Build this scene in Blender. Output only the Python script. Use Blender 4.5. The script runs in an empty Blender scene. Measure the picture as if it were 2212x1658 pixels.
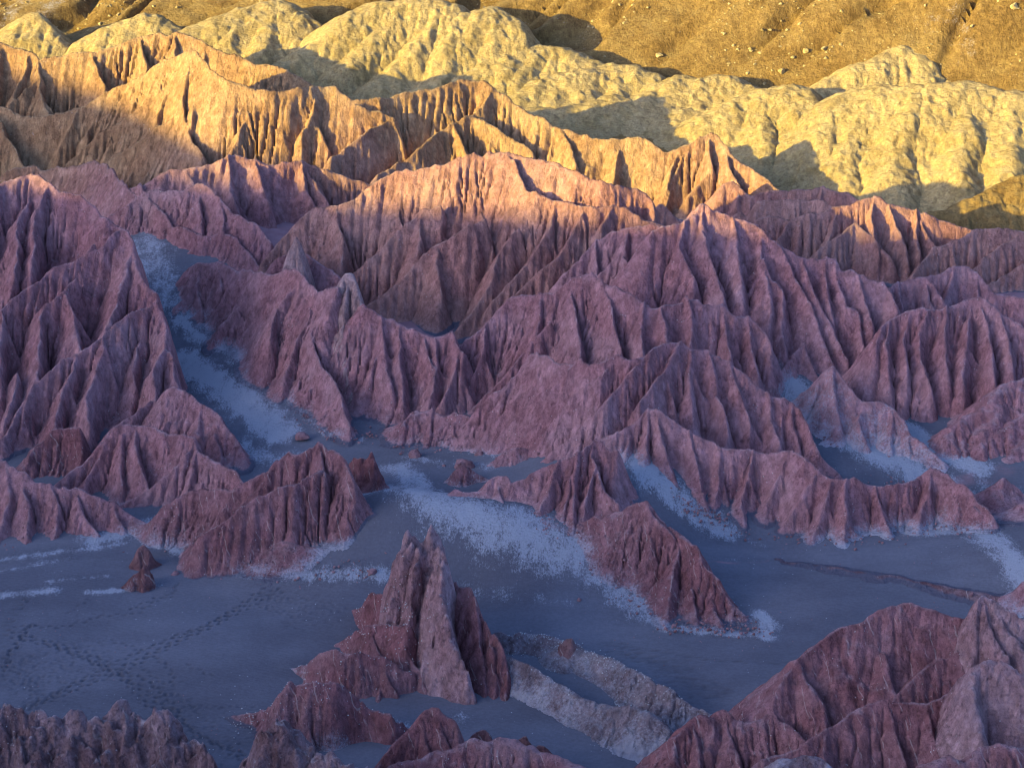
import bpy, math, time
import numpy as np
T0 = time.time()
rng = np.random.default_rng(11)
scene = bpy.context.scene

# ------------------------------------------------------------------ camera
W_, H_ = 2211.0, 1658.0          # traced pixel frame used for the survey below
CAMZ, PITCH, HFOV = 80.0, math.radians(20.0), math.radians(28.0)
FPX = (W_ / 2) / math.tan(HFOV / 2)
cam_d = bpy.data.cameras.new('camera'); cam = bpy.data.objects.new('camera', cam_d)
scene.collection.objects.link(cam); scene.camera = cam
cam.location = (0, 0, CAMZ); cam.rotation_euler = (math.radians(90) - PITCH, 0, 0)
cam_d.sensor_fit = 'HORIZONTAL'; cam_d.angle = HFOV; cam_d.clip_start = 0.5; cam_d.clip_end = 5000

# ------------------------------------------------------------------ sky, sun, exposure
SUN_EL, SUN_AZ = math.radians(10.5), math.radians(58.0)   # light travels towards +x,+y (58 deg off the view axis)
LDIR = np.array([math.sin(SUN_AZ) * math.cos(SUN_EL), math.cos(SUN_AZ) * math.cos(SUN_EL), -math.sin(SUN_EL)])
world = bpy.data.worlds.new('World'); scene.world = world; world.use_nodes = True
wn = world.node_tree.nodes; wl = world.node_tree.links; wn.clear()
wo = wn.new('ShaderNodeOutputWorld'); wb = wn.new('ShaderNodeBackground'); sk = wn.new('ShaderNodeTexSky')
sk.sky_type = 'NISHITA'; sk.sun_disc = False; sk.sun_elevation = SUN_EL
sk.sun_rotation = math.pi + SUN_AZ          # sun stands behind the camera to the left
sk.altitude = 2500; sk.air_density = 0.5; sk.dust_density = 10.0; sk.ozone_density = 2.5
wb.inputs['Strength'].default_value = 0.15
wl.new(sk.outputs[0], wb.inputs[0]); wl.new(wb.outputs[0], wo.inputs[0])
sun_d = bpy.data.lights.new('sun', 'SUN'); sun = bpy.data.objects.new('sun', sun_d); scene.collection.objects.link(sun)
sun_d.energy = 2.8; sun_d.angle = math.radians(0.53); sun_d.color = (1.0, 0.83, 0.17)
from mathutils import Vector
sun.rotation_euler = Vector(LDIR).to_track_quat('-Z', 'Y').to_euler(); sun.location = (-300, -300, 150)
scene.cycles.use_denoising = True; scene.cycles.pixel_filter_type = 'BLACKMAN_HARRIS'; scene.cycles.filter_width = 1.1; scene.render.engine = 'CYCLES'
scene.cycles.max_bounces = 3; scene.cycles.diffuse_bounces = 1; scene.cycles.use_adaptive_sampling = False
vs = scene.view_settings
vs.view_transform = 'Standard'; vs.look = 'None'; vs.gamma = 1.0; vs.use_curve_mapping = False; vs.exposure = 2.3

# ------------------------------------------------------------------ noise
_P = rng.permutation(65536).astype(np.int64)
_V = rng.random(65536).astype(np.float32) * 2 - 1
def _h2(i, j): return _V[_P[(i + _P[j & 65535]) & 65535]]
def vn2(x, y):
    xi = np.floor(x).astype(np.int64); yi = np.floor(y).astype(np.int64)
    fx = (x - xi).astype(np.float32); fy = (y - yi).astype(np.float32)
    fx = fx * fx * fx * (fx * (fx * 6 - 15) + 10); fy = fy * fy * fy * (fy * (fy * 6 - 15) + 10)
    a = _h2(xi, yi); b = _h2(xi + 1, yi); c = _h2(xi, yi + 1); d = _h2(xi + 1, yi + 1)
    return (a + (b - a) * fx) * (1 - fy) + (c + (d - c) * fx) * fy
def fbm2(x, y, o=4, g=0.5):
    s = 0; a = 1.0; t = 0
    for i in range(o):
        s = s + a * vn2(x * 2 ** i + 17.3 * i, y * 2 ** i - 9.1 * i); t += a; a *= g
    return s / t
def vn1(x, seed=0): return vn2(x, np.full_like(x, seed + 0.5))
def cells(x, y):
    """jittered cells: value, tilt in x and y, distance to the cell edge"""
    xi = np.floor(x).astype(np.int64); yi = np.floor(y).astype(np.int64)
    b1 = np.full(x.shape, 9., np.float32); b2 = b1.copy(); v = np.zeros_like(b1); tx = v.copy(); ty = v.copy()
    for dj in (-1, 0, 1):
        for di in (-1, 0, 1):
            cx = xi + di; cy = yi + dj
            px = cx + .5 + .45 * _h2(cx, cy); py = cy + .5 + .45 * _h2(cx + 7919, cy + 13)
            d = np.sqrt((x - px) ** 2 + (y - py) ** 2); m = d < b1
            b2 = np.where(m, b1, np.minimum(b2, d)); b1 = np.where(m, d, b1)
            v = np.where(m, _h2(cx + 31, cy), v)
            tx = np.where(m, _h2(cx + 57, cy) * (x - px), tx); ty = np.where(m, _h2(cx, cy + 91) * (y - py), ty)
    return v, tx, ty, b2 - b1
def smooth(a, b, x):
    t = np.clip((x - a) / (b - a), 0, 1); return t * t * (3 - 2 * t)

# ------------------------------------------------------------------ survey: picture point -> place
def tan_down(py): return np.tan(PITCH + np.arctan((np.asarray(py, float) - H_ / 2) / FPX))
def x_at(px, y, z): return (px - W_ / 2) / FPX * (y * math.cos(PITCH) + (CAMZ - z) * math.sin(PITCH))
def at_z(px, py, z):
    y = (CAMZ - z) / float(tan_down(py)); return np.array([x_at(px, y, z), y, z])

# ------------------------------------------------------------------ valley floor (sand): smooth sheet through surveyed heights
FLOOR_PTS = [  # px, py, z
 (-200,1500,0),(100,1450,0),(300,1350,.1),(120,1300,.3),(60,1210,.2),(600,1300,.1),(450,1240,.2),(900,1600,-.4),(700,1560,-.3),(1300,1560,-.6),(1000,1580,-.5),(1180,1500,-.4),
 (1300,1350,.0),(1600,1420,0),(1800,1300,.2),(1900,1230,.5),(2050,1180,1.0),(2150,1170,1.6),(2260,1200,2.2),(2300,1100,2),(2200,1300,.2),(1500,1480,-.2),(1150,1300,.5),(1300,1260,.9),(1000,1250,.9),
 (840,1049,5.0),(930,1074,5.0),(1028,1091,4.8),(1105,1107,4.6),(1226,1148,3.4),(960,1140,3.9),(1060,1180,2.9),(1180,1200,2.2),
 (950,1000,1.9),(900,955,1.9),(1050,985,2.4),(850,945,1.8),(1000,940,2.4),
 (760,945,2),(650,900,2.5),(560,850,3),(470,800,3.8),(400,720,5),(400,640,7),(330,560,8.5),(280,490,10),(560,950,1.6),(450,1000,1.2),
 (2150,1090,1.0),(1900,1020,1.6),(1800,950,2.6),(1730,870,4),(1690,800,6),(2000,960,2.2),(2211,1000,2),(2100,1000,1.8),
 (1330,970,5.6),(1420,1030,4.4),(1500,1090,2.4),(1650,1165,.4),(1750,1190,.5),(1580,1220,.1),(0,1176,.1),(200,1165,.2)]
_fp = np.array([at_z(*p) for p in FLOOR_PTS])
_bg = [(x, y, z) for x in (-220, -130, -60, 0, 60, 130, 220) for y, z in ((40, 0), (110, 0), (255, 4.5), (285, 6), (312, 13), (340, 16), (375, 18), (470, 18))]
_bg += [(x, y, z) for x in (-220, -120, 120, 220) for y, z in ((150, 0), (190, 1), (225, 3))]
_bg += [(-14, 181, 2.6), (-6, 181, 2.6), (1, 181, 2.8), (-10, 186, 2.2), (-2, 187, 2.3)]
_fp = np.vstack([_fp, np.array(_bg, float)])
def _tps(r2): return np.where(r2 > 1e-9, r2 * np.log(r2 + 1e-12), 0.0)
_n = len(_fp); _A = np.zeros((_n + 3, _n + 3))
_d2 = (_fp[:, None, 0] - _fp[None, :, 0]) ** 2 + (_fp[:, None, 1] - _fp[None, :, 1]) ** 2
_A[:_n, :_n] = _tps(_d2) + np.eye(_n) * 12.0
_A[:_n, _n] = 1; _A[:_n, _n + 1:] = _fp[:, :2] / 100; _A[_n, :_n] = 1; _A[_n + 1:, :_n] = (_fp[:, :2] / 100).T
_w = np.linalg.solve(_A, np.concatenate([_fp[:, 2], np.zeros(3)]))
def floor_raw(x, y):
    s = np.full(np.shape(x), _w[_n])
    s = s + _w[_n + 1] * x / 100 + _w[_n + 2] * y / 100
    for i in range(_n): s = s + _w[i] * _tps((x - _fp[i, 0]) ** 2 + (y - _fp[i, 1]) ** 2)
    return s
# cached on a 1.5 m raster for quick look-ups
GX0, GY0, GS = -240.0, 60.0, 1.5
_gx = GX0 + GS * np.arange(321); _gy = GY0 + GS * np.arange(281)
_G = floor_raw(*np.meshgrid(_gx, _gy))
def floor_z(x, y):
    fx = np.clip((np.asarray(x, float) - GX0) / GS, 0, 319.99); fy = np.clip((np.asarray(y, float) - GY0) / GS, 0, 279.99)
    i = fx.astype(int); j = fy.astype(int); u = fx - i; v = fy - j
    z = (_G[j, i] * (1 - u) + _G[j, i + 1] * u) * (1 - v) + (_G[j + 1, i] * (1 - u) + _G[j + 1, i + 1] * u) * v
    return z
def on_floor(px, py):
    z = 0.0
    for _ in range(12):
        p = at_z(px, py, z); z = 0.5 * z + 0.5 * float(floor_z(p[0], p[1]))
    return at_z(px, py, z)

# ------------------------------------------------------------------ materials (procedural)
def mat_new(name):
    m = bpy.data.materials.new(name); m.use_nodes = True; nt = m.node_tree; nt.nodes.clear()
    out = nt.nodes.new('ShaderNodeOutputMaterial'); b = nt.nodes.new('ShaderNodeBsdfPrincipled')
    nt.links.new(b.outputs[0], out.inputs[0])
    b.inputs['Roughness'].default_value = 0.93; b.inputs['Specular IOR Level'].default_value = 0.15
    return m, nt, b
class NB:
    def __init__(s, nt): s.nt = nt; s.N = nt.nodes; s.L = nt.links
    def link(s, a, b): s.L.new(a, b)
    def put(s, sock, v):
        if hasattr(v, 'is_linked'): s.L.new(v, sock)
        elif isinstance(v, tuple) and len(v) == 3 and sock.type == 'RGBA': sock.default_value = (*v, 1)
        else: sock.default_value = v
    def pos(s): return s.N.new('ShaderNodeNewGeometry').outputs['Position']
    def nrm(s): return s.N.new('ShaderNodeNewGeometry').outputs['Normal']
    def attr(s, n): a = s.N.new('ShaderNodeAttribute'); a.attribute_name = n; return a.outputs['Fac']
    def noise(s, v, sc, det=3, rough=.55, dist=0, out=0):
        n = s.N.new('ShaderNodeTexNoise'); s.put(n.inputs['Vector'], v); n.inputs['Scale'].default_value = sc
        n.inputs['Detail'].default_value = det; n.inputs['Roughness'].default_value = rough; n.inputs['Distortion'].default_value = dist
        return n.outputs[out]
    def vor(s, v, sc, feat='F1', rnd=1.0):
        n = s.N.new('ShaderNodeTexVoronoi'); n.feature = feat; s.put(n.inputs['Vector'], v); n.inputs['Scale'].default_value = sc
        n.inputs['Randomness'].default_value = rnd
        return n.outputs['Distance']
    def math(s, op, a, b=0.0, c=0.0, clamp=False):
        n = s.N.new('ShaderNodeMath'); n.operation = op; n.use_clamp = clamp
        s.put(n.inputs[0], a); s.put(n.inputs[1], b)
        if op in ('MULTIPLY_ADD',): s.put(n.inputs[2], c)
        return n.outputs[0]
    def ramp(s, f, a, b):   # smooth 0..1 between a and b
        n = s.N.new('ShaderNodeMapRange'); n.interpolation_type = 'SMOOTHSTEP'; s.put(n.inputs[0], f)
        n.inputs[1].default_value = a; n.inputs[2].default_value = b; return n.outputs[0]
    def mix(s, f, a, b):
        n = s.N.new('ShaderNodeMix'); n.data_type = 'RGBA'; s.put(n.inputs[0], f); s.put(n.inputs[6], a); s.put(n.inputs[7], b); return n.outputs[2]
    def mul(s, c, f):
        n = s.N.new('ShaderNodeMix'); n.data_type = 'RGBA'; n.blend_type = 'MULTIPLY'; n.inputs[0].default_value = 1; s.put(n.inputs[6], c); s.put(n.inputs[7], f); return n.outputs[2]
    def sep(s, v): n = s.N.new('ShaderNodeSeparateXYZ'); s.put(n.inputs[0], v); return n.outputs
    def comb(s, x, y, z): n = s.N.new('ShaderNodeCombineXYZ'); s.put(n.inputs[0], x); s.put(n.inputs[1], y); s.put(n.inputs[2], z); return n.outputs[0]
    def vmul(s, v, t): n = s.N.new('ShaderNodeVectorMath'); n.operation = 'MULTIPLY'; s.put(n.inputs[0], v); n.inputs[1].default_value = t; return n.outputs[0]
    def dot(s, v, t): n = s.N.new('ShaderNodeVectorMath'); n.operation = 'DOT_PRODUCT'; s.put(n.inputs[0], v); n.inputs[1].default_value = t; return n.outputs[1]
    def bump(s, h, dist, strength=1.0, prev=None):
        n = s.N.new('ShaderNodeBump'); s.put(n.inputs['Height'], h); n.inputs['Distance'].default_value = dist; n.inputs['Strength'].default_value = strength
        if prev is not None: s.L.new(prev, n.inputs['Normal'])
        return n.outputs[0]

SALT = (0.45, 0.42, 0.48)
def rock_material(name, ca, cb, dust, veins=0.0, speck=0.5, crag=0.0, rill=1.0, far=None, fb=1.0):
    m, nt, b = mat_new(name); n = NB(nt); p = n.pos()
    rc = n.vmul(p, (1, 1, .17))
    col = n.mix(n.ramp(n.noise(p, 0.11, 4, .6), .38, .62), ca, cb)
    if far:     # farther beds are browner; the gold of sunlight is put into their colour too
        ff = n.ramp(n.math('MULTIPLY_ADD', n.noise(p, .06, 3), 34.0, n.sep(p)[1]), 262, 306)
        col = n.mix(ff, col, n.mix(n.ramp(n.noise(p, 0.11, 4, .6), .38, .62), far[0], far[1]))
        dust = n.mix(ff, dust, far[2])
    col = n.mul(col, n.mix(n.ramp(n.noise(p, 0.9, 5, .65), .3, .7), (.74, .72, .72), (1.16, 1.16, 1.16)))
    bed = n.math('MULTIPLY_ADD', n.noise(p, .3, 3), 1.6, n.dot(p, (.72, -.2, .48)))      # tilted beds of varying tone
    col = n.mul(col, n.mix(n.ramp(n.noise(n.comb(bed, 0.0, 0.0), 1.1, 5, .7), .34, .66), (.84, .81, .82), (1.09, 1.10, 1.11)))
    col = n.mix(n.math('MULTIPLY', n.ramp(n.noise(p, .09, 5, .65), .52, .70), .5), col, dust)
    nz = n.sep(n.nrm())[2]
    flat = n.ramp(nz, .66, .95)
    col = n.mix(n.math('MULTIPLY', flat, n.ramp(n.noise(p, .5, 4, .6), .32, .66)), col, dust)
    streak = n.ramp(n.noise(rc, 1.6, 4, .65), .42, .64)
    col = n.mul(col, n.mix(streak, (.86, .84, .84), (1.08, 1.08, 1.08)))
    fine = n.noise(n.vmul(p, (1, 1, .6)), 3.2, 4, .75)
    patch = n.ramp(n.noise(p, .22, 3, .6), .36, .62)
    col = n.mul(col, n.mix(n.math('MAXIMUM', n.ramp(fine, .36, .50), n.math('MULTIPLY', patch, .75)), (.66, .62, .64), (1.05, 1.05, 1.05)))
    col = n.mul(col, n.mix(n.ramp(n.noise(p, 9.0, 3, .7), .32, .5), (.80, .78, .80), (1.05, 1.05, 1.05)))
    if veins > 0:   # thin gypsum seams in steep bedding planes
        w = n.math('MULTIPLY_ADD', n.noise(p, .35, 3), 1.1, n.dot(p, (0.78, -.18, .42)))
        st = n.math('ABSOLUTE', n.math('SUBTRACT', n.math('FRACT', n.math('MULTIPLY', w, .62)), .5))
        w2 = n.math('MULTIPLY_ADD', n.noise(p, .5, 3), .9, n.dot(p, (0.80, -.1, .36)))
        st2 = n.math('ABSOLUTE', n.math('SUBTRACT', n.math('FRACT', n.math('MULTIPLY', w2, 1.13)), .5))
        v = n.math('MULTIPLY', n.ramp(st, .035, .012), n.ramp(n.noise(p, .8, 3), .46, .58))
        v2 = n.math('MULTIPLY', n.ramp(st2, .03, .01), n.ramp(n.noise(p, 1.1, 3), .5, .62))
        v = n.math('MULTIPLY', n.math('MAXIMUM', v, v2), veins)
        col = n.mix(v, col, (.62, .52, .50))
    sp = n.math('MULTIPLY', n.ramp(n.vor(p, 2.6), .17, .09), n.ramp(n.noise(p, .55, 3), .53, .66))
    col = n.mix(n.math('MULTIPLY', sp, speck), col, (.62, .56, .56))
    sand = n.ramp(n.math('MULTIPLY_ADD', n.noise(p, .8, 4), .5, n.attr('sand')), .62, .86)
    col = n.mix(sand, col, (.125, .114, .152))
    salt = n.attr('salt')
    sv = n.math('ADD', salt, n.math('MULTIPLY_ADD', n.noise(p, 5.0, 4, .8), 1.5, n.math('MULTIPLY_ADD', n.noise(p, .5, 5, .75), 1.6, -1.55)))
    sf = n.math('MULTIPLY', n.ramp(sv, .38, 1.1), n.ramp(salt, .03, .3))
    col = n.mix(n.math('MULTIPLY', sf, .8), col, SALT)
    n.put(b.inputs['Base Color'], col)
    bp = n.bump(n.noise(p, 1.1, 5, .62), (.16 + crag * .5) * fb)
    bp = n.bump(n.noise(rc, 2.6, 4, .6), .20 * rill, 1.0, bp)
    bp = n.bump(fine, (.26 + crag * .12) * fb, 1.0, bp)
    if crag > 0: bp = n.bump(n.vor(p, 1.7), .22 * crag, 1.0, bp)
    n.put(b.inputs['Normal'], bp)
    return m
MAT = {}
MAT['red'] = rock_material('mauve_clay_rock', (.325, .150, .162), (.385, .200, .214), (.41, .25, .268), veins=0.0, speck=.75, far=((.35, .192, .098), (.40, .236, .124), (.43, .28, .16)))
MAT['vein'] = rock_material('seamed_red_clay_rock', (.245, .102, .110), (.30, .145, .157), (.35, .21, .225), veins=.3, speck=.9, crag=.25)
MAT['dark'] = rock_material('dark_red_clay_rock', (.17, .072, .074), (.24, .118, .122), (.30, .19, .2), veins=.4, speck=.6, crag=.5)
MAT['pink'] = rock_material('pale_pink_caprock', (.36, .215, .205), (.42, .27, .262), (.46, .345, .345), veins=0, speck=.2, crag=.35, rill=.5)
MAT['crag'] = rock_material('pebbly_salt_crag', (.21, .12, .13), (.31, .205, .225), (.42, .34, .37), veins=.2, speck=1.0, crag=1.0, rill=.4)
MAT['spire'] = rock_material('weathered_spire_rock', (.35, .19, .20), (.43, .265, .28), (.47, .33, .35), veins=.1, speck=.6, crag=.9, rill=.8)
MAT['rubble'] = rock_material('stony_sand_talus', (.19, .14, .155), (.27, .20, .215), (.24, .21, .235), veins=0, speck=1.0, crag=.8, rill=.2)
MAT['ochre'] = rock_material('sun_tinted_mauve_clay_rock', (.33, .156, .140), (.385, .200, .172), (.40, .24, .215), veins=0, speck=.6)  # mauve rock with the sun's gold put into its colour, for lit ridges
MAT['brown'] = rock_material('ochre_clay_rock', (.315, .182, .082), (.365, .225, .108), (.41, .275, .15), veins=0, speck=.5)
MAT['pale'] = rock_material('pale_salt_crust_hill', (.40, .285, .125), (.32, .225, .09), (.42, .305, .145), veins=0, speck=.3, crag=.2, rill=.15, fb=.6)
MAT['slope'] = rock_material('brown_scree_slope', (.20, .118, .038), (.255, .158, .055), (.27, .178, .07), veins=0, speck=.5, crag=.3, rill=.2)

def sand_material():
    m, nt, b = mat_new('grey_sand'); n = NB(nt); p = n.pos()
    col = n.mix(n.ramp(n.noise(p, .05, 4, .6), .36, .64), (.112, .106, .132), (.150, .142, .172))
    col = n.mul(col, n.mix(n.ramp(n.noise(p, 3.0, 5, .7), .3, .7), (.90, .90, .90), (1.08, 1.08, 1.08)))
    col = n.mul(col, n.mix(n.ramp(n.noise(n.vmul(p, (.5, 1.1, 1)), .25, 4, .6), .35, .65), (.93, .93, .93), (1.06, 1.06, 1.06)))
    salt = n.attr('salt')
    st = n.vmul(p, (1.3, .6, 1))
    sv = n.math('ADD', salt, n.math('MULTIPLY_ADD', n.noise(st, 5.0, 4, .8), 1.5, n.math('MULTIPLY_ADD', n.noise(st, .55, 5, .75), 1.7, -1.6)))
    sf = n.math('MULTIPLY', n.ramp(sv, .44, .95), n.ramp(salt, .03, .3))
    col = n.mix(n.math('MULTIPLY', sf, .72), col, (.44, .44, .50))
    red = n.ramp(n.math('MULTIPLY_ADD', n.noise(p, .4, 4), .6, n.attr('red')), .7, 1.0)
    col = n.mix(n.math('MULTIPLY', red, .8), col, n.mix(n.ramp(n.noise(p, .5, 4), .35, .65), (.30, .14, .155), (.37, .2, .22)))
    col = n.mix(n.math('MULTIPLY', n.attr('step'), .5), col, (.050, .046, .050))
    sp = n.math('MULTIPLY', n.ramp(n.vor(p, 1.6), .10, .05), n.ramp(n.noise(p, .12, 3), .50, .62))
    col = n.mix(sp, col, (.5, .5, .52))
    n.put(b.inputs['Base Color'], col)
    w = n.N.new('ShaderNodeTexWave'); w.wave_type = 'BANDS'; w.bands_direction = 'DIAGONAL'
    n.put(w.inputs['Vector'], n.vmul(p, (.5, 1.3, 0))); w.inputs['Scale'].default_value = 1.1; w.inputs['Distortion'].default_value = 5; w.inputs['Detail'].default_value = 2
    bp = n.bump(w.outputs[1], .012, .5)
    bp = n.bump(n.noise(p, 7, 4, .7), .03, 1, bp)
    bp = n.bump(n.math('MULTIPLY', n.noise(p, 2.2, 5, .75), salt), .28, 1, bp)
    n.put(b.inputs['Normal'], bp)
    return m
MAT['sand'] = sand_material()

# ------------------------------------------------------------------ mesh helpers
COL = scene.collection
def mesh_obj(name, V, F, mat, parent=None, loc=None, attrs=None, smooth_=True, kind=None):
    V = np.asarray(V, np.float32)
    if loc is not None: V = V - np.asarray(loc, np.float32)
    me = bpy.data.meshes.new(name); F = np.asarray(F, np.int32); nf, k = F.shape
    me.vertices.add(len(V)); me.vertices.foreach_set('co', V.ravel())
    me.loops.add(nf * k); me.loops.foreach_set('vertex_index', F.ravel())
    me.polygons.add(nf); me.polygons.foreach_set('loop_start', np.arange(0, nf * k, k, dtype=np.int32))
    me.polygons.foreach_set('use_smooth', np.full(nf, smooth_, bool))
    for a, v in (attrs or {}).items():
        at = me.attributes.new(a, 'FLOAT', 'POINT'); at.data.foreach_set('value', np.asarray(v, np.float32))
    me.update(calc_edges=True)
    me.materials.append(MAT[mat] if isinstance(mat, str) else mat)
    o = bpy.data.objects.new(name, me); COL.objects.link(o)
    if parent is not None: o.parent = parent
    elif loc is not None: o.location = [float(c) for c in loc]
    if kind: o['kind'] = kind
    return o
def tag(o, label=None, cat=None, group=None, kind=None):
    if label: o['label'] = label
    if cat: o['category'] = cat
    if group: o['group'] = group
    if kind: o['kind'] = kind
    return o
def resample(P, step):
    P = np.asarray(P, float); L = np.r_[0, np.cumsum(np.linalg.norm(np.diff(P[:, :2], axis=0), axis=1))]
    n = max(1, int(round(L[-1] / step))); t = np.union1d(np.linspace(0, L[-1], n + 1), L)
    keep = np.r_[True, np.diff(t) > step * .15]; t = t[keep]
    return np.stack([np.interp(t, L, P[:, i]) for i in range(3)], 1)

# ------------------------------------------------------------------ eroded ridges
def erode(Z, alive, g, rs, n=4, A=.05, p=.58, cap=.5, jit=.22, soft=1.0):
    """rain: run-off gathers downhill and cuts branching rills and gullies"""
    ny, nx = Z.shape
    offs = [(-1, 0, 1.), (1, 0, 1.), (0, -1, 1.), (0, 1, 1.), (-1, -1, 1.4142), (-1, 1, 1.4142), (1, -1, 1.4142), (1, 1, 1.4142)]
    idx = np.arange(nx * ny).reshape(ny, nx)
    for it in range(n):
        N = Z + (jit * g * rs.standard_normal(Z.shape)).astype(np.float32)
        best = np.zeros_like(Z); rec = idx.copy()
        for dj, di, L in offs:
            j0, j1 = max(0, -dj), ny - max(0, dj); i0, i1 = max(0, -di), nx - max(0, di)
            sl = (N[j0:j1, i0:i1] - N[j0 + dj:j1 + dj, i0 + di:i1 + di]) / L
            b = best[j0:j1, i0:i1]; m = sl > b
            b[m] = sl[m]; rec[j0:j1, i0:i1][m] = idx[j0 + dj:j1 + dj, i0 + di:i1 + di][m]
        sel = np.flatnonzero(alive.ravel()); order = sel[np.argsort(-N.ravel()[sel], kind='stable')]
        acc = [1.0] * (nx * ny); R_ = rec.ravel().tolist()
        for i in order.tolist():
            r_ = R_[i]
            if r_ != i: acc[r_] += acc[i]
        acc = np.array(acc, np.float32).reshape(ny, nx) * (g * g)
        cut = np.minimum(A * np.maximum(acc - .06, 0) ** p, cap) * np.clip(best / g, 0, 1.2) * soft
        Z = Z - cut
        # slumping: soften the single-cell slots a little
        Zp = Z.copy(); Zp[1:-1, 1:-1] = .25 * (Z[:-2, 1:-1] + Z[2:, 1:-1] + Z[1:-1, :-2] + Z[1:-1, 2:])
        Z = np.where(alive, Z * .94 + Zp * .06, Z)
    return Z
def components(M):
    """connected cells of a boolean raster, labelled"""
    lab = np.where(M, np.arange(1, M.size + 1).reshape(M.shape), 0).astype(np.int64)
    for it in range(400):
        b = lab.copy()
        for ax in (0, 1):
            for st in (1, -1):                      # sweep whole runs at once
                sl = lab if st == 1 else np.flip(lab, ax)
                br = sl == 0
                run = np.maximum.accumulate(np.where(br, np.cumsum(br, ax), 0) * (M.size + 2) * 1, axis=ax)
                acc = np.maximum.accumulate(np.where(br, run, run + sl), axis=ax) - run
                acc = np.where(br, 0, acc)
                lab = acc if st == 1 else np.flip(acc, ax)
        if np.array_equal(b, lab): break
    return lab
def tidy(FI, fm):
    """one connected patch per part: stray islands join the patch beside them"""
    FI = np.where(fm, FI, -2); bad = np.zeros(FI.shape, bool)
    for pid in np.unique(FI):
        if pid < 0: continue
        M = FI == pid; jj = np.where(M.any(1))[0]; ii = np.where(M.any(0))[0]
        sl = (slice(jj[0], jj[-1] + 1), slice(ii[0], ii[-1] + 1))
        lab = components(M[sl]); ids, cnt = np.unique(lab[lab > 0], return_counts=True)
        big = ids[cnt.argmax()]
        if cnt.max() < 40: bad[sl] |= M[sl]
        else: bad[sl] |= M[sl] & (lab != big)
    FI = np.where(bad, -1, FI)
    for it in range(300):
        m = FI == -1
        if not m.any(): break
        n0 = m.sum()
        for sh, ax in ((1, 0), (-1, 0), (1, 1), (-1, 1)):
            nb = np.roll(FI, sh, ax); m = (FI == -1) & (nb >= 0); FI = np.where(m, nb, FI)
        if (FI == -1).sum() == n0: break
    fm &= FI >= 0
    return FI
SURF = []
def surf_z(x, y):
    """height of whatever ground or rock lies on top at a place"""
    x = np.atleast_1d(np.asarray(x, float)); y = np.atleast_1d(np.asarray(y, float)); z = floor_z(x, y)
    for x0, y0, g, Zs, _ in SURF:
        i = np.round((x - x0) / g).astype(int); j = np.round((y - y0) / g).astype(int)
        m = (i >= 0) & (j >= 0) & (i < Zs.shape[1]) & (j < Zs.shape[0])
        z[m] = np.maximum(z[m], Zs[j[m], i[m]])
    return z
STAT = {'tris': 0}
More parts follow.
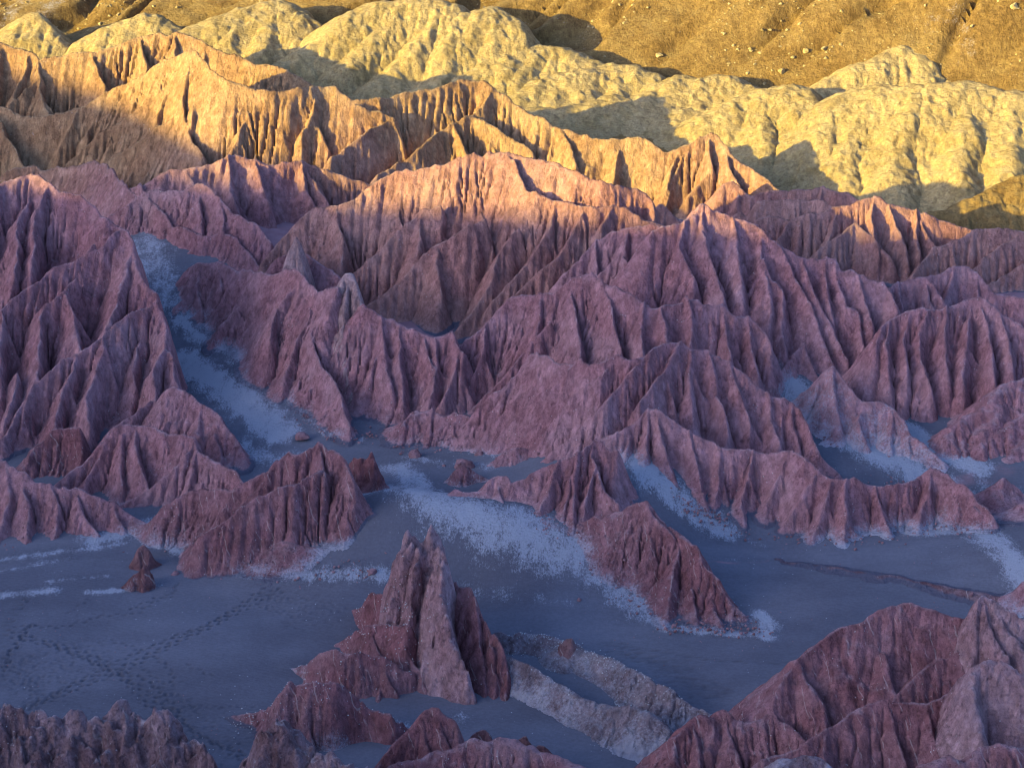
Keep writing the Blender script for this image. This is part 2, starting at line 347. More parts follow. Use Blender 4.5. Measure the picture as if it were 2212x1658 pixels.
def build_ridge(name, label, cat, base, crest, spurs=(), basey=None, s=1.0, k=1.7, kb=2.6, r=.06, mat='red', auto=1.0, jag=.34, flute=.11,
                warp=.5, rough=.15, fillet=1.3, salt=.35, salth=1.1, g=None, res=1.0, kind=None, spur_name='spur', autolen=9.0, saltall=0.0, erosion=1.0, asym=.85, block=0.0, side=None, group=None, sandtop=0.0):
    """A rock body: crest and spur lines placed in the valley, flanks falling away from them, cut by gullies."""
    if 'hill' not in name and s <= 1.05: s *= .78
    bx = [q[0] for q in base]; by = [q[1] for q in base]
    def place(q):
        px, py = q[0], q[1]
        if len(q) > 2 and q[2] is not None: return at_z(px, py, q[2])
        b = on_floor(px, float(np.interp(px, bx, by))) if basey is None else (0, np.interp(px, [q_[0] for q_ in basey], [q_[1] for q_ in basey]), np.interp(px, [q_[0] for q_ in basey], [q_[2] for q_ in basey])); t = float(tan_down(py))
        y = (CAMZ - b[2] + s * b[1]) / (s + t); z = CAMZ - y * t
        return np.array([x_at(px, y, z), y, z])
    rs = np.random.default_rng(abs(hash(label)) % 1000 if False else sum(map(ord, label)))
    lines = []          # (points3d, part id, k, r, mat)
    main = np.array([place(q) for q in crest]); lines.append((main, 0, k, r))
    parts = [(name, mat)]
    for sp in spurs:
        o = {}
        if isinstance(sp, dict): o = sp; sp = o['p']
        P = np.array([place(q) for q in sp]); pid = 0
        if not o.get('own', True): pid = 0
        else: parts.append((o.get('name', spur_name), o.get('mat', mat))); pid = len(parts) - 1
        lines.append((P, pid, o.get('k', k * 1.12), o.get('r', r)))
    # side spurs that rain has cut between the main ones
    extra = []
    def child(P, pid, kk, rr, lvl):
        Q = resample(P, 1.0); L = np.r_[0, np.cumsum(np.linalg.norm(np.diff(Q[:, :2], axis=0), axis=1))]
        gap = (5.0 if lvl == 0 else 3.2) / max(auto, .05); t = rs.uniform(.2, 1) * gap
        sgn = 1
        while t < L[-1] - .5:
            i = min(np.searchsorted(L, t), len(Q) - 1); q = Q[i]; tg = Q[min(i + 1, len(Q) - 1)] - Q[max(i - 1, 0)]
            h = q[2] - float(floor_z(q[0], q[1]))
            if h > 1.2:
                if lvl == 0: a = rs.normal(-math.pi / 2, .5)
                else:
                    a0 = math.atan2(tg[1], tg[0]); a0 = a0 if tg[2] < 0 else a0 + math.pi
                    a = a0 + sgn * rs.uniform(.5, 1.0); sgn = -sgn
                dz = kk * rs.uniform(.66, .85) if lvl else s * rs.uniform(.92, 1.15)
                ln = min(h / dz * 1.0, rs.uniform(.35, 1.0) * autolen * (1 if lvl == 0 else .6))
                if ln > .8:
                    d0 = rs.uniform(.3, 3.2) if lvl == 0 else rs.uniform(.1, .8)
                    q = q + np.array([math.cos(a) * d0, math.sin(a) * d0, -kk * d0 * .93]); h -= kk * d0
                    if h < .6: t += gap; continue
                    mid = q + np.array([math.cos(a) * ln * .5, math.sin(a) * ln * .5, -dz * ln * .5])
                    a += rs.normal(0, .3)
                    end = mid + np.array([math.cos(a) * ln * .5, math.sin(a) * ln * .5, -dz * ln * .5])
                    E = np.array([q, mid, end])
                    extra.append((E, pid, kk * 1.05, rr * .8))
                    if lvl == 0 and ln > 3: child(E, pid, kk * 1.05, rr * .8, 1)
            t += gap * rs.uniform(.35, 2.4)
    if auto > 0:
        for P, pid, kk, rr in list(lines):
            child(P, pid, kk, rr, 0 if pid == 0 and P is main else 1)
    lines += extra
    allp = np.vstack([l[0] for l in lines])
    zlo = min(float(np.min(floor_z(allp[:, 0], allp[:, 1]))), allp[:, 2].min()) - .5
    # footprint of the body
    reach = [(l[0][:, 2].max() - zlo) / l[2] + 2 for l in lines]
    x0 = min(l[0][:, 0].min() - q for l, q in zip(lines, reach)); x1 = max(l[0][:, 0].max() + q for l, q in zip(lines, reach))
    y0 = min(l[0][:, 1].min() - q for l, q in zip(lines, reach)); y1 = max(l[0][:, 1].max() + q for l, q in zip(lines, reach))
    if g is None: g = max(.115, .00074 * float(np.mean(main[:, 1]))) * res
    yc = main[:, 1].mean(); hx = yc * .36                      # nothing far outside the valley in view
    x0 = max(x0, -hx - 6); x1 = min(x1, hx + 6)
    nx = int((x1 - x0) / g) + 2; ny = int((y1 - y0) / g) + 2
    X, Y = np.meshgrid(x0 + g * np.arange(nx), y0 + g * np.arange(ny)); X = X.astype(np.float32); Y = Y.astype(np.float32)
    Xw = X + warp * fbm2(X / 5.0, Y / 5.0, 3) + .30 * warp * fbm2(X / 1.1 + 50, Y / 1.1, 2)
    Yw = Y + warp * fbm2(X / 5.0 + 91, Y / 5.0 + 33, 3) + .30 * warp * fbm2(X / 1.1, Y / 1.1 + 70, 2)
    Z = np.full(X.shape, -99., np.float32); U = np.zeros_like(Z); D = np.zeros_like(Z); ID = np.zeros(X.shape, np.int16)
    uoff = 0.0
    for li, (P, pid, kk, rr) in enumerate(lines):
        Q = resample(P, 1.3 if li < 1 + len(spurs) else 2.2)
        Ls = np.r_[0, np.cumsum(np.linalg.norm(np.diff(Q[:, :2], axis=0), axis=1))]
        Q[:, 2] += jag * (vn1(Ls * .55 + uoff, 3) + .6 * vn1(Ls * 1.3 + uoff, 5))
        for a, b, ua in zip(Q[:-1], Q[1:], Ls[:-1]):
            R = (max(a[2], b[2]) - zlo) / (kk * .82) + 1.5
            i0 = max(0, int((min(a[0], b[0]) - R - x0) / g)); i1 = min(nx, int((max(a[0], b[0]) + R - x0) / g) + 2)
            j0 = max(0, int((min(a[1], b[1]) - R - y0) / g)); j1 = min(ny, int((max(a[1], b[1]) + R - y0) / g) + 2)
            if i1 <= i0 or j1 <= j0: continue
            xx = Xw[j0:j1, i0:i1]; yy = Yw[j0:j1, i0:i1]
            dx, dy = float(b[0] - a[0]), float(b[1] - a[1]); L2 = dx * dx + dy * dy + 1e-9; L1 = math.sqrt(L2)
            ex = xx - float(a[0]); ey = yy - float(a[1])
            t = np.clip((ex * dx + ey * dy) / L2, 0, 1)
            fx = ex - t * dx; fy = ey - t * dy
            d = np.sqrt(fx * fx + fy * fy + 1e-6)
            ang = (fx * dy - fy * dx) / (d * L1)        # 1 on one side, -1 on the other, turning round the ends
            u = ua + t * L1 + (fx * dx + fy * dy) / L1 * .0 + np.where((t <= 0) | (t >= 1), np.arctan2(fx * dx + fy * dy, np.abs(fx * dy - fy * dx)) * 1.2, 0)
            u = (u + uoff + np.where(ang > 0, 0, 47.3)).astype(np.float32)
            kq = kk + (kb - kk) * smooth(.1, .9, fy / d)
            kq = kq * (.80 + 1.05 * asym * smooth(-.25, .85, fx / d))       # beds dip to one side: steep scarps face right
            kq = kq * (1 + flute * (vn1(u * .42, 1) * .8 + (1 - 2 * np.abs(vn1(u * 1.15, 2))) * .45 - .1))
            z = float(a[2]) + t * float(b[2] - a[2]) - kq * (np.sqrt(d * d + rr * rr) - rr)
            sub = Z[j0:j1, i0:i1]; m = z > sub
            sub[m] = z[m]; U[j0:j1, i0:i1][m] = u[m]; D[j0:j1, i0:i1][m] = d[m]; ID[j0:j1, i0:i1][m] = pid
        uoff += Ls[-1] + 13.7
    Fl = floor_z(X, Y).astype(np.float32)
    amp = np.clip((Z - Fl) * .5 + .3, 0, 1)
    Z += amp * (rough * fbm2(X / 1.6, Y / 1.6, 3) + rough * .8 * fbm2(X / .55 + 9, Y / .55, 2))
    Z += amp * rough * 1.2 * (.5 - np.abs(fbm2(X / 1.9 + 31, Y / 1.9, 3)) * 2)
    if erosion > 0: Z = erode(Z, Z > Fl - fillet, g, rs, A=.15 * erosion, cap=.9 * erosion, soft=.12 + 1.0 * smooth(-.35, .5, fbm2(X / 6 + 77, Y / 6, 2))).astype(np.float32)
    if block > 0:      # fractured rock: tilted joint blocks of several sizes
        for sc_, am in ((2.3, 1.0), (.95, .5)):
            v, tx, ty, ed = cells((X + .5 * fbm2(X / 2, Y / 2, 2)) / sc_, (Y + .35 * Z) / sc_)
            Z = Z + amp * block * am * (v * .55 + tx * .9 + ty * .9 - .35 * np.clip(1 - ed * 9, 0, 1)) * np.clip((Z - Fl) * .6, 0, 1)
    h = Z - Fl; w = fillet
    h2 = np.where(h > w, h, np.where(h > -w, (h + w) ** 2 / (4 * w), h + w))
    Zf = Fl + h2 - .06
    keepv = h > -w * .97
    fm = keepv[:-1, :-1] | keepv[1:, :-1] | keepv[:-1, 1:] | keepv[1:, 1:]
    Zf = np.where(keepv, Zf, Fl - .25)
    idx = np.arange(nx * ny).reshape(ny, nx)
    hs = np.clip(h2, 0, 99)
    FI = ID[:-1, :-1].astype(np.int32).copy()
    if salt > .15:
        parts.append(('talus_foot', mat)); FI[(hs[:-1, :-1] < .75 * fillet)] = len(parts) - 1
    FI = tidy(FI, fm); fid = FI[fm]
    Fq = np.stack([idx[:-1, :-1], idx[:-1, 1:], idx[1:, 1:], idx[1:, :-1]], -1)[fm]
    S = salt * np.exp(-hs / salth) * (.25 + 1.1 * smooth(-.35, .45, fbm2(X / 8 + 40, Y / 8, 3))) + saltall + .12 * fbm2(X / 6, Y / 6, 2)
    SA = sandtop + .9 * np.exp(-hs / .3) - .1
    S = np.maximum(S, floor_salt(X, Y) * np.exp(-hs / 1.1))
    vals = dict(u=U.ravel(), d=D.ravel(), salt=np.clip(S, 0, 1.2).ravel(), sand=np.clip(SA, 0, 1).ravel())
    V = np.stack([X.ravel(), Y.ravel(), Zf.ravel()], 1)
    SURF.append((x0, y0, g, np.where(keepv, Zf, -99).astype(np.float32), label))
    loc = (float(main[:, 0].mean()), float(main[:, 1].mean()), float(floor_z(main[:, 0].mean(), main[:, 1].mean())))
    present = [pid for pid in range(len(parts)) if np.any(fid == pid)]
    root = None
    if len(present) > 1:
        root = bpy.data.objects.new(name, None); COL.objects.link(root); root.location = loc; root.empty_display_size = 2
    for pid in present:
        ff = Fq[fid == pid]; pn, pm = parts[pid]
        used, inv = np.unique(ff, return_inverse=True); fl = inv.reshape(-1, 4)
        o = mesh_obj((('dome' if 'hill' in name else 'crest') if pid == 0 else pn) if root else name, V[used], fl, pm, parent=root, loc=loc, attrs={a: v[used] for a, v in vals.items()})
        STAT['tris'] += 2 * len(fl)
    root = root or o
    tag(root, label, cat, group, kind)
    return root

R = build_ridge
# ------------------------------------------------------------------ the ground: sand sheet, camera hill, range that throws the evening shadow, far mountain
def grid_faces(nx, ny):
    idx = np.arange(nx * ny).reshape(ny, nx)
    return np.stack([idx[:-1, :-1], idx[:-1, 1:], idx[1:, 1:], idx[1:, :-1]], -1).reshape(-1, 4)
def axis(*segs):
    out = []
    for a, b, st in segs: out.append(np.arange(a, b, st))
    return np.concatenate(out + [[segs[-1][1]]])
def gauss_line(X, Y, pts, width, val, out, mode='max'):
    P = np.array([on_floor(*q) for q in pts])
    for a, b in zip(P[:-1], P[1:]):
        R_ = width * 3
        m = (X > min(a[0], b[0]) - R_) & (X < max(a[0], b[0]) + R_) & (Y > min(a[1], b[1]) - R_) & (Y < max(a[1], b[1]) + R_)
        x = X[m]; y = Y[m]; dx, dy = b[0] - a[0], b[1] - a[1]
        t = np.clip(((x - a[0]) * dx + (y - a[1]) * dy) / (dx * dx + dy * dy + 1e-9), 0, 1)
        d2 = (x - a[0] - t * dx) ** 2 + (y - a[1] - t * dy) ** 2
        out[m] = np.maximum(out[m], val * np.exp(-d2 / (width * width)))
SALT_LINES = [  # line, width m, strength
 ([(0,1285),(60,1280),(115,1274)],1.0,.75),([(190,1278),(260,1276),(345,1266)],.7,.8),([(0,1236),(80,1222),(150,1208)],.8,.6),([(0,1210),(90,1200),(200,1186),(270,1172)],.9,.7),
 ([(200,1170),(290,1145),(340,1130)],1.8,1.0),([(330,1140),(400,1185),(480,1205)],2.2,.7),([(280,1150),(400,1190),(560,1232),(700,1242),(850,1242)],1.4,.85),([(100,1258),(180,1250),(230,1246)],.6,.6),
 ([(850,1060),(950,1085),(1050,1120),(1150,1165),(1230,1190)],4.2,.95),([(1100,1130),(1250,1200),(1330,1268),(1390,1320)],2.4,.8),([(980,1270),(1100,1285),(1240,1300)],1.6,.45),([(900,1130),(1000,1200)],2.5,.4),
 ([(300,530),(340,590),(380,650),(430,700),(520,760)],3.6,.75),([(395,770),(480,830),(560,890),(600,930)],3.2,1.05),([(390,690),(430,720),(480,740),(560,790)],2.2,.9),([(520,960),(580,985),(640,990)],2.4,.85),([(620,850),(700,930),(780,945)],1.2,.7),
 ([(860,1010),(900,1050),(940,1080)],2.2,.9),([(880,985),(960,1005),(1060,1010)],1.4,.6),([(960,950),(1040,975),(1100,985)],2.0,.7),([(830,935),(900,950)],1.0,.5),
 ([(1330,970),(1430,1045),(1500,1100),(1560,1140)],2.4,1.0),([(1560,1145),(1640,1175)],1.2,.45),([(1520,1205),(1640,1210)],.5,.5),
 ([(1440,1352),(1540,1360),(1650,1370)],.9,1.0),([(1640,1325),(1665,1345),(1650,1370)],1.2,1.0),([(1246,1160),(1306,1210),(1366,1262),(1400,1320),(1435,1346)],1.3,.9),
 ([(1680,800),(1760,890),(1850,960),(1950,1010),(2060,1065)],3.2,1.0),([(1940,920),(2040,985),(2110,1012)],2.2,1.05),([(2080,1095),(2200,1060)],1.8,.6),
 ([(2110,1140),(2170,1190),(2215,1250)],2.2,.95),([(1960,1145),(2060,1142),(2140,1138)],1.3,1.0),([(2120,1040),(2211,1075)],1.5,.6),
 ([(860,1640),(980,1560)],1.8,.6),([(700,1590),(820,1560),(900,1570)],1.4,.7),([(620,1560),(560,1545)],.8,.7),([(1120,1400),(1250,1440),(1400,1500)],1.5,.6),([(1100,1450),(1200,1500),(1350,1560)],1.5,.5)]
TRAILS = [
 ([(60,1532),(130,1501),(175,1478),(238,1456),(308,1423),(375,1393),(458,1363),(513,1328),(553,1301),(610,1268)],[0,.55,1.1],1),
 ([(0,1366),(40,1372),(110,1391),(175,1416),(238,1448),(302,1473),(358,1521),(400,1568),(462,1606),(525,1638),(560,1660)],[0,.5],1),
 ([(100,1378),(130,1386),(208,1416),(250,1436)],[0],1),([(255,1458),(290,1490),(318,1513),(352,1534)],[0],1),
 ([(0,1351),(130,1351),(188,1336),(218,1323),(295,1321),(333,1296),(375,1286),(390,1258)],[0],.8),([(295,1321),(335,1300),(372,1290)],[.5],.8),
 ([(62,1343),(38,1376),(28,1393),(10,1406),(6,1440)],[0,.45],.9),([(45,1290),(20,1320),(14,1345)],[0,.4],.8),([(150,1320),(175,1300),(195,1285)],[0],.6),
 ([(320,1406),(362,1436),(375,1463),(365,1484)],[0],.8),([(395,1436),(425,1450),(455,1468)],[0],.7),([(232,1378),(275,1388),(310,1402)],[0],.6),
 ([(112,1453),(138,1473),(112,1488),(105,1500)],[0],.7),([(25,1431),(62,1468),(82,1483),(58,1516)],[0,.4],.7),([(300,1440),(330,1465),(360,1490),(420,1520)],[0],.6),
 ([(370,1525),(420,1521),(500,1526),(560,1524)],[0],.7),([(0,1452),(60,1475),(115,1497),(170,1515),(210,1533)],[0],.5),([(553,1301),(580,1312),(620,1330),(660,1345)],[0],.5),
 ([(560,1290),(640,1305),(740,1330)],[0,.8],.5),([(1325,1393),(1430,1406),(1530,1421),(1658,1428),(1770,1432)],[0],.8),([(1290,1398),(1380,1420),(1470,1470),(1540,1520)],[0,.9,1.7],.7),
 ([(1330,1410),(1420,1440),(1520,1500)],[0,.6],.7),([(1400,1412),(1500,1470),(1570,1520)],[0,.7],.6)]
xs = axis((-900, -240, 40), (-240, -64, 4), (-64, -43, .5), (-43, -10, .15), (-10, 44, .42), (44, 66, .5), (66, 240, 4), (240, 900, 40))
ys = axis((-60, 100, 8), (100, 136, .8), (136, 166, .15), (166, 262, .5), (262, 300, 1.5), (300, 480, 6), (480, 1400, 60))
X, Y = np.meshgrid(xs, ys); nx, ny = len(xs), len(ys)
Z = floor_z(X, Y); Z = np.where(Y > 288, Z - np.clip((Y - 288) * .8, 0, 14), Z)
near = (np.abs(X) < 70) & (Y > 100) & (Y < 265)
Z = Z + near * (.55 * fbm2(X / 20, Y / 13, 2) + .018 * fbm2(X / .9, Y / .9, 2))
SL = np.zeros_like(Z)
for pts, w_, v_ in SALT_LINES: gauss_line(X, Y, pts, w_, v_, SL)
Z += near * SL * .10 * fbm2(X / .8 + 5, Y / .8, 3)
RD = np.zeros_like(Z)
for pts, w_, v_ in [([(1780,1205),(1900,1240),(2050,1270),(2211,1280)], 1.6, .2), ([(1690,1212),(1800,1225)], .7, .3), ([(1520,1215),(1660,1212)], .5, .6), ([(2000,1060),(2100,1040),(2200,1020)], 3, .5), ([(1180,1130),(1230,1150)], 1.2, .6)]:
    gauss_line(X, Y, pts, w_, v_, RD)
VALLEY = np.zeros_like(Z)
for pts, w_ in [([(270,470),(330,560),(400,660),(440,760),(560,860),(700,930),(850,950),(1000,960)], 9), ([(1680,790),(1760,890),(1850,960),(2000,1000),(2200,1040)], 9)]: gauss_line(X, Y, pts, w_, 1.0, VALLEY)
RD = np.maximum(RD, smooth(196, 206, Y) * (1 - smooth(.25, .6, VALLEY)))
STP = np.zeros_like(Z)
def print_at(cx, cy, a, amp):
    i0, i1 = np.searchsorted(xs, [cx - .55, cx + .55]); j0, j1 = np.searchsorted(ys, [cy - .55, cy + .55])
    if i1 - i0 < 2 or j1 - j0 < 2: return
    x = X[j0:j1, i0:i1] - cx; y = Y[j0:j1, i0:i1] - cy; c, s_ = math.cos(a), math.sin(a)
    p = (x * c + y * s_) / .20; q = (-x * s_ + y * c) / .115; e = p * p + q * q
    f = np.exp(-e * e * .5); Z[j0:j1, i0:i1] += amp * (-.13 * f + .035 * np.exp(-(np.sqrt(e) - 1.7) ** 2 * 3))
    STP[j0:j1, i0:i1] = np.maximum(STP[j0:j1, i0:i1], amp * f)
_sxs, _sys, _SL = xs, ys, SL
def floor_salt(x, y):
    i = np.clip(np.searchsorted(_sxs, x), 0, len(_sxs) - 1); j = np.clip(np.searchsorted(_sys, y), 0, len(_sys) - 1)
    return _SL[j, i]
rs = np.random.default_rng(5)
for pts, offs, amp in TRAILS:
    P = resample(np.array([on_floor(*q) for q in pts]), .1)
    L = np.r_[0, np.cumsum(np.linalg.norm(np.diff(P[:, :2], axis=0), axis=1))]
    for off in offs:
        t = rs.uniform(0, .6); sd = 1; wob = rs.uniform(0, 9)
        while t < L[-1]:
            x = np.interp(t, L, P[:, 0]); y = np.interp(t, L, P[:, 1]); x2 = np.interp(t + .5, L, P[:, 0]); y2 = np.interp(t + .5, L, P[:, 1])
            x1 = np.interp(t - .5, L, P[:, 0]); y1 = np.interp(t - .5, L, P[:, 1]); a = math.atan2(y2 - y1, x2 - x1)
            o = off + sd * .13 + .25 * math.sin(t * .35 + wob) + rs.normal(0, .04)
            print_at(x - math.sin(a) * o, y + math.cos(a) * o, a + rs.normal(0, .2), amp * rs.uniform(.65, 1.1)); sd = -sd
            t += rs.uniform(.52, .72)
for _ in range(900):   # trampled patches
    c = [(180,1420),(380,1540),(60,1440),(450,1600),(640,1310),(1430,1440),(1490,1490)][rs.integers(7)]
    q = on_floor(c[0] + rs.normal(0, 45), c[1] + rs.normal(0, 26)); print_at(q[0], q[1], rs.uniform(0, 6.3), rs.uniform(.15, .45))
sand = mesh_obj('sand_ground', np.stack([X.ravel(), Y.ravel(), Z.ravel()], 1), grid_faces(nx, ny), 'sand', attrs=dict(salt=SL.ravel(), red=RD.ravel(), step=np.clip(STP, 0, 1).ravel()))
tag(sand, 'dark grey sand floor of the valley crossed by footprints', kind='structure'); STAT['tris'] += 2 * (nx - 1) * (ny - 1)

# the hill the viewpoint stands on
n_ = 90; th, rr = np.meshgrid(np.linspace(0, 2 * math.pi, n_), np.r_[0, np.linspace(1.5, 70, 60)])
x = rr * np.cos(th); y = rr * np.sin(th) - 6; z = 78.2 - 1.2 * np.maximum(rr - 3, 0) + np.clip(rr / 20, 0, 1) * 2.0 * fbm2(x / 12, y / 12, 4) - np.clip(rr / 30, 0, 1) * 1.0
o = mesh_obj('viewpoint_hill', np.stack([x.ravel(), y.ravel(), z.ravel()], 1), grid_faces(n_, 61), 'brown', kind='structure')
tag(o, 'steep clay hill the viewpoint stands on')
# range behind the camera to the left: its crest line throws the valley into evening shade
qs = np.arange(-620, 520, 6.0); ws = np.r_[np.linspace(-150, 150, 61)]
Q, Wv = np.meshgrid(qs, ws); S0 = -255.0
lx, ly = math.sin(SUN_AZ), math.cos(SUN_AZ)
crest_h = np.interp(qs, [-620, -275, -262, -240, -226, -213, -205, -190, -180, -158, 520], [36, 36, 34, 34, 35, 36.6, 38.5, 40.3, 42.6, 47, 47]) + math.tan(SUN_EL) * 255 + .8 * vn1(qs / 26.0, 21) + .6 * vn1(qs / 9.0, 22)
hh = crest_h[None, :] - np.abs(Wv) * .62 - 0 * Q; hh = np.where(np.abs(Wv) < .1, hh, hh - 1.6 * (1 + fbm2(Q / 14, Wv / 14, 4)))
x = lx * (S0 + Wv) + ly * Q; y = ly * (S0 + Wv) - lx * Q
o = mesh_obj('shadow_range', np.stack([x.ravel(), y.ravel(), np.maximum(hh, -6).ravel()], 1), grid_faces(len(qs), 61), 'brown', kind='structure')
tag(o, 'clay range beyond the viewpoint whose crest shades the valley')

# far brown mountainside
mx = np.arange(-120, 130, .66); my = np.r_[np.arange(284, 372, .66), np.arange(372, 520, 3)]
X, Y = np.meshgrid(mx, my)
def mountain_z(X, Y):
    t = X * .60 - Y * .80 + 5.0 * fbm2(X / 26, Y / 26, 2)          # across the fall line, which runs down to the left
    a = (Y - 322) + np.where(X > 0, .24, .07) * X - 4.0
    z = 13.5 + np.where(a > 0, .60, .12) * a
    gl = np.abs(fbm2(t / 9.0, (X + Y) / 60.0, 3)); g2 = np.abs(fbm2(t / 3.6 + 30, (X + Y) / 50.0, 2))
    z = z + smooth(0, 12, a) * (-2.6 * smooth(.16, .0, gl) - .7 * smooth(.16, .0, g2) * smooth(-.2, .4, fbm2(X / 18, Y / 18 + 4, 2)) + 1.5 * fbm2(X / 12, Y / 12, 4)) + .20 * fbm2(X / 2.2, Y / 2.2, 3)
    z = z + .0045 * np.clip(a, 0, 60) * (X + 20)
    z = np.where(a < 0, np.maximum(z - 40 * (a < -6), floor_z(X, Y) + .3), z)
    return np.where(Y > 480, z - (Y - 480) * 1.3, z)
Z = mountain_z(X, Y)
Z = Z + .5 * fbm2(X / 6, Y / 6, 3) * smooth(0, 10, Y - 322)
tt = X * .84 - Y * .54; sal = np.clip(.5 * smooth(.12, .5, fbm2(tt / 6 + 3, (X + Y) / 40, 3)) * smooth(330, 350, Y) + .55 * smooth(45, 80, X) * smooth(.15, .6, fbm2(X / 5, Y / 5, 3)), 0, 1)
o = mesh_obj('mountain_slope', np.stack([X.ravel(), Y.ravel(), Z.ravel()], 1), grid_faces(len(mx), len(my)), 'slope',
             attrs=dict(u=(X * .8 - Y * .6).ravel() * .6, d=((X + Y) * .7).ravel(), salt=sal.ravel(), sand=np.zeros(X.size)), kind='structure')
tag(o, 'sunlit brown scree mountainside rising behind the pale hills'); STAT['tris'] += 2 * len(mx) * len(my)
# ------------------------------------------------------------------ foreground rocks
R('rock_outcrop','dark knobbly crag at the bottom edge beside the sand with footprints','outcrop',[(-100,1850),(500,1850)],
  [(-70,1560),(0,1521),(18,1515),(60,1530),(100,1552),(130,1561),(190,1556),(215,1545),(232,1528),(250,1517),(275,1521),(310,1545),(340,1560),(356,1558),(370,1552),(385,1560),(395,1577),(430,1600),(446,1628),(462,1660),(475,1700)],
  [[(40,1525),(50,1570),(46,1620),(55,1670)],[(215,1545),(150,1600),(120,1660)],[(300,1545),(290,1600),(330,1660)],[(395,1577),(350,1610),(330,1640),(340,1690)]],
  s=1.25,k=1.9,kb=1.9,block=.5,mat='crag',auto=1.5,jag=.45,rough=.6,erosion=.35,warp=.6,salt=.1,saltall=.08,autolen=5,r=.15)
R('rock_outcrop','pebbly brown knob with a white stone standing in the sand at the bottom edge','rock',[(500,1900),(800,1900)],
  [(588,1590),(594,1570),(606,1563),(622,1566),(662,1596),(700,1621),(742,1647),(770,1668),(800,1700)],
  [[(600,1566),(596,1620),(600,1690)]],s=1.6,k=2.6,kb=2.0,block=.35,mat='crag',auto=1.2,jag=.4,rough=.55,erosion=.3,warp=.5,salt=.1,saltall=.2,autolen=3,r=.8,g=.09)
R('rock_mound','red clay mound with white cracks across the middle of the bottom edge','mound',[(800,1850),(1400,1850)],
  [(830,1668),(850,1654),(903,1639),(943,1619),(963,1616),(988,1616),(1003,1603),(1023,1593),(1043,1598),(1078,1586),(1105,1592),(1130,1611),(1150,1606),(1170,1622),(1213,1633),(1255,1651),(1318,1664),(1360,1690)],
  [[(1023,1593),(1010,1640),(1000,1690)],[(1105,1592),(1110,1640),(1120,1690)]],s=1.0,k=1.5,mat='vein',auto=.8,jag=.15,r=.8,salt=.1,saltall=.06,autolen=5)
R('rock_outcrop','small dark crumbling knob poking up behind the cracked red mound','rock',[(1000,1680),(1200,1680)],
  [(1020,1590),(1032,1581),(1045,1574),(1056,1574),(1064,1586),(1080,1612)],(),s=1.5,k=2.2,mat='dark',auto=.6,jag=.3,rough=.25,salt=.1,g=.09)
R('rock_outcrop','twin dark knobs on the sand just above the cracked red mound','rock',[(1100,1690),(1260,1690)],
  [(1112,1600),(1125,1588),(1138,1586),(1146,1602),(1158,1612),(1170,1602),(1184,1606),(1200,1622),(1212,1640)],(),s=1.5,k=2.4,mat='dark',auto=.6,jag=.3,rough=.25,salt=.1,g=.09)
R('rock_ridge','red wedge ridge with grooved flanks between sand hollow and cracked mound','ridge',[(780,1720),(1010,1720)],
  [(800,1668),(818,1644),(843,1603),(885,1558),(903,1538),(933,1520),(948,1524),(975,1549),(983,1570),(990,1605),(994,1640)],
  [[(948,1524),(952,1570),(975,1625)],[(905,1545),(915,1590),(930,1630)],[(900,1560),(860,1600),(830,1650)]],s=1.2,k=2.0,mat='vein',auto=1.3,jag=.2,salt=.2,autolen=5,r=.15)

R('rock_ridge','big dark red ridge with white seams in the bottom corner','ridge',[(1400,1830),(1700,1830),(2300,1830)],
  [(1440,1700),(1450,1650),(1456,1592),(1490,1569),(1497,1556),(1515,1544),(1540,1549),(1555,1534),(1568,1530),(1579,1532),(1595,1550),(1630,1554),(1658,1546),(1673,1530),(1677,1498),(1693,1473),(1725,1418),(1758,1386),(1808,1353),(1843,1343),(1878,1326),(1915,1306),(1950,1296),(1973,1297),(2008,1312),(2045,1322),(2078,1328),(2108,1328),(2160,1340),(2230,1345),(2300,1360)],
  [[(1725,1418),(1760,1480),(1785,1565)],[(2090,1413),(2068,1402),(2025,1418),(1990,1448),(1945,1498),(1900,1550)],[(1568,1530),(1580,1590),(1590,1660)],[(1673,1530),(1720,1580),(1760,1620)],[(1497,1556),(1510,1620),(1515,1690)],[(1905,1400),(1935,1480),(1950,1520)]],
  erosion=.7,k=1.35,s=1.0,mat='vein',auto=.5,jag=.12,r=.15,salt=0,autolen=8)
R('rock_ridge','lower seamed red ridge in front of the big corner ridge','ridge',[(1600,1960),(2250,1960)],
  [(1600,1690),(1640,1642),(1658,1633),(1678,1623),(1733,1613),(1790,1568),(1833,1548),(1863,1523),(1898,1510),(1920,1508),(1940,1513),(2008,1516),(2045,1503),(2075,1488),(2110,1475),(2180,1470),(2260,1480)],
  [[(1920,1508),(1935,1570),(1960,1660)],[(2008,1516),(2020,1580),(2040,1660)],[(1790,1568),(1780,1620),(1790,1690)]],
  erosion=.7,k=1.4,s=1.0,mat='vein',auto=1.1,jag=.12,r=.15,salt=0,autolen=7)
R('rock_buttress','smooth pale pink buttress leaning against the corner ridge','buttress',[(2000,1980),(2300,1980)],
  [(2138,1424),(2125,1428),(2108,1440),(2100,1470),(2106,1520),(2122,1570),(2140,1620),(2150,1680)],[[(2138,1424),(2160,1432),(2200,1450),(2260,1460)]],
  s=1.1,k=3.4,block=.3,mat='spire',auto=.15,jag=.12,r=.7,rough=.08,salt=0,warp=.3,flute=.08)
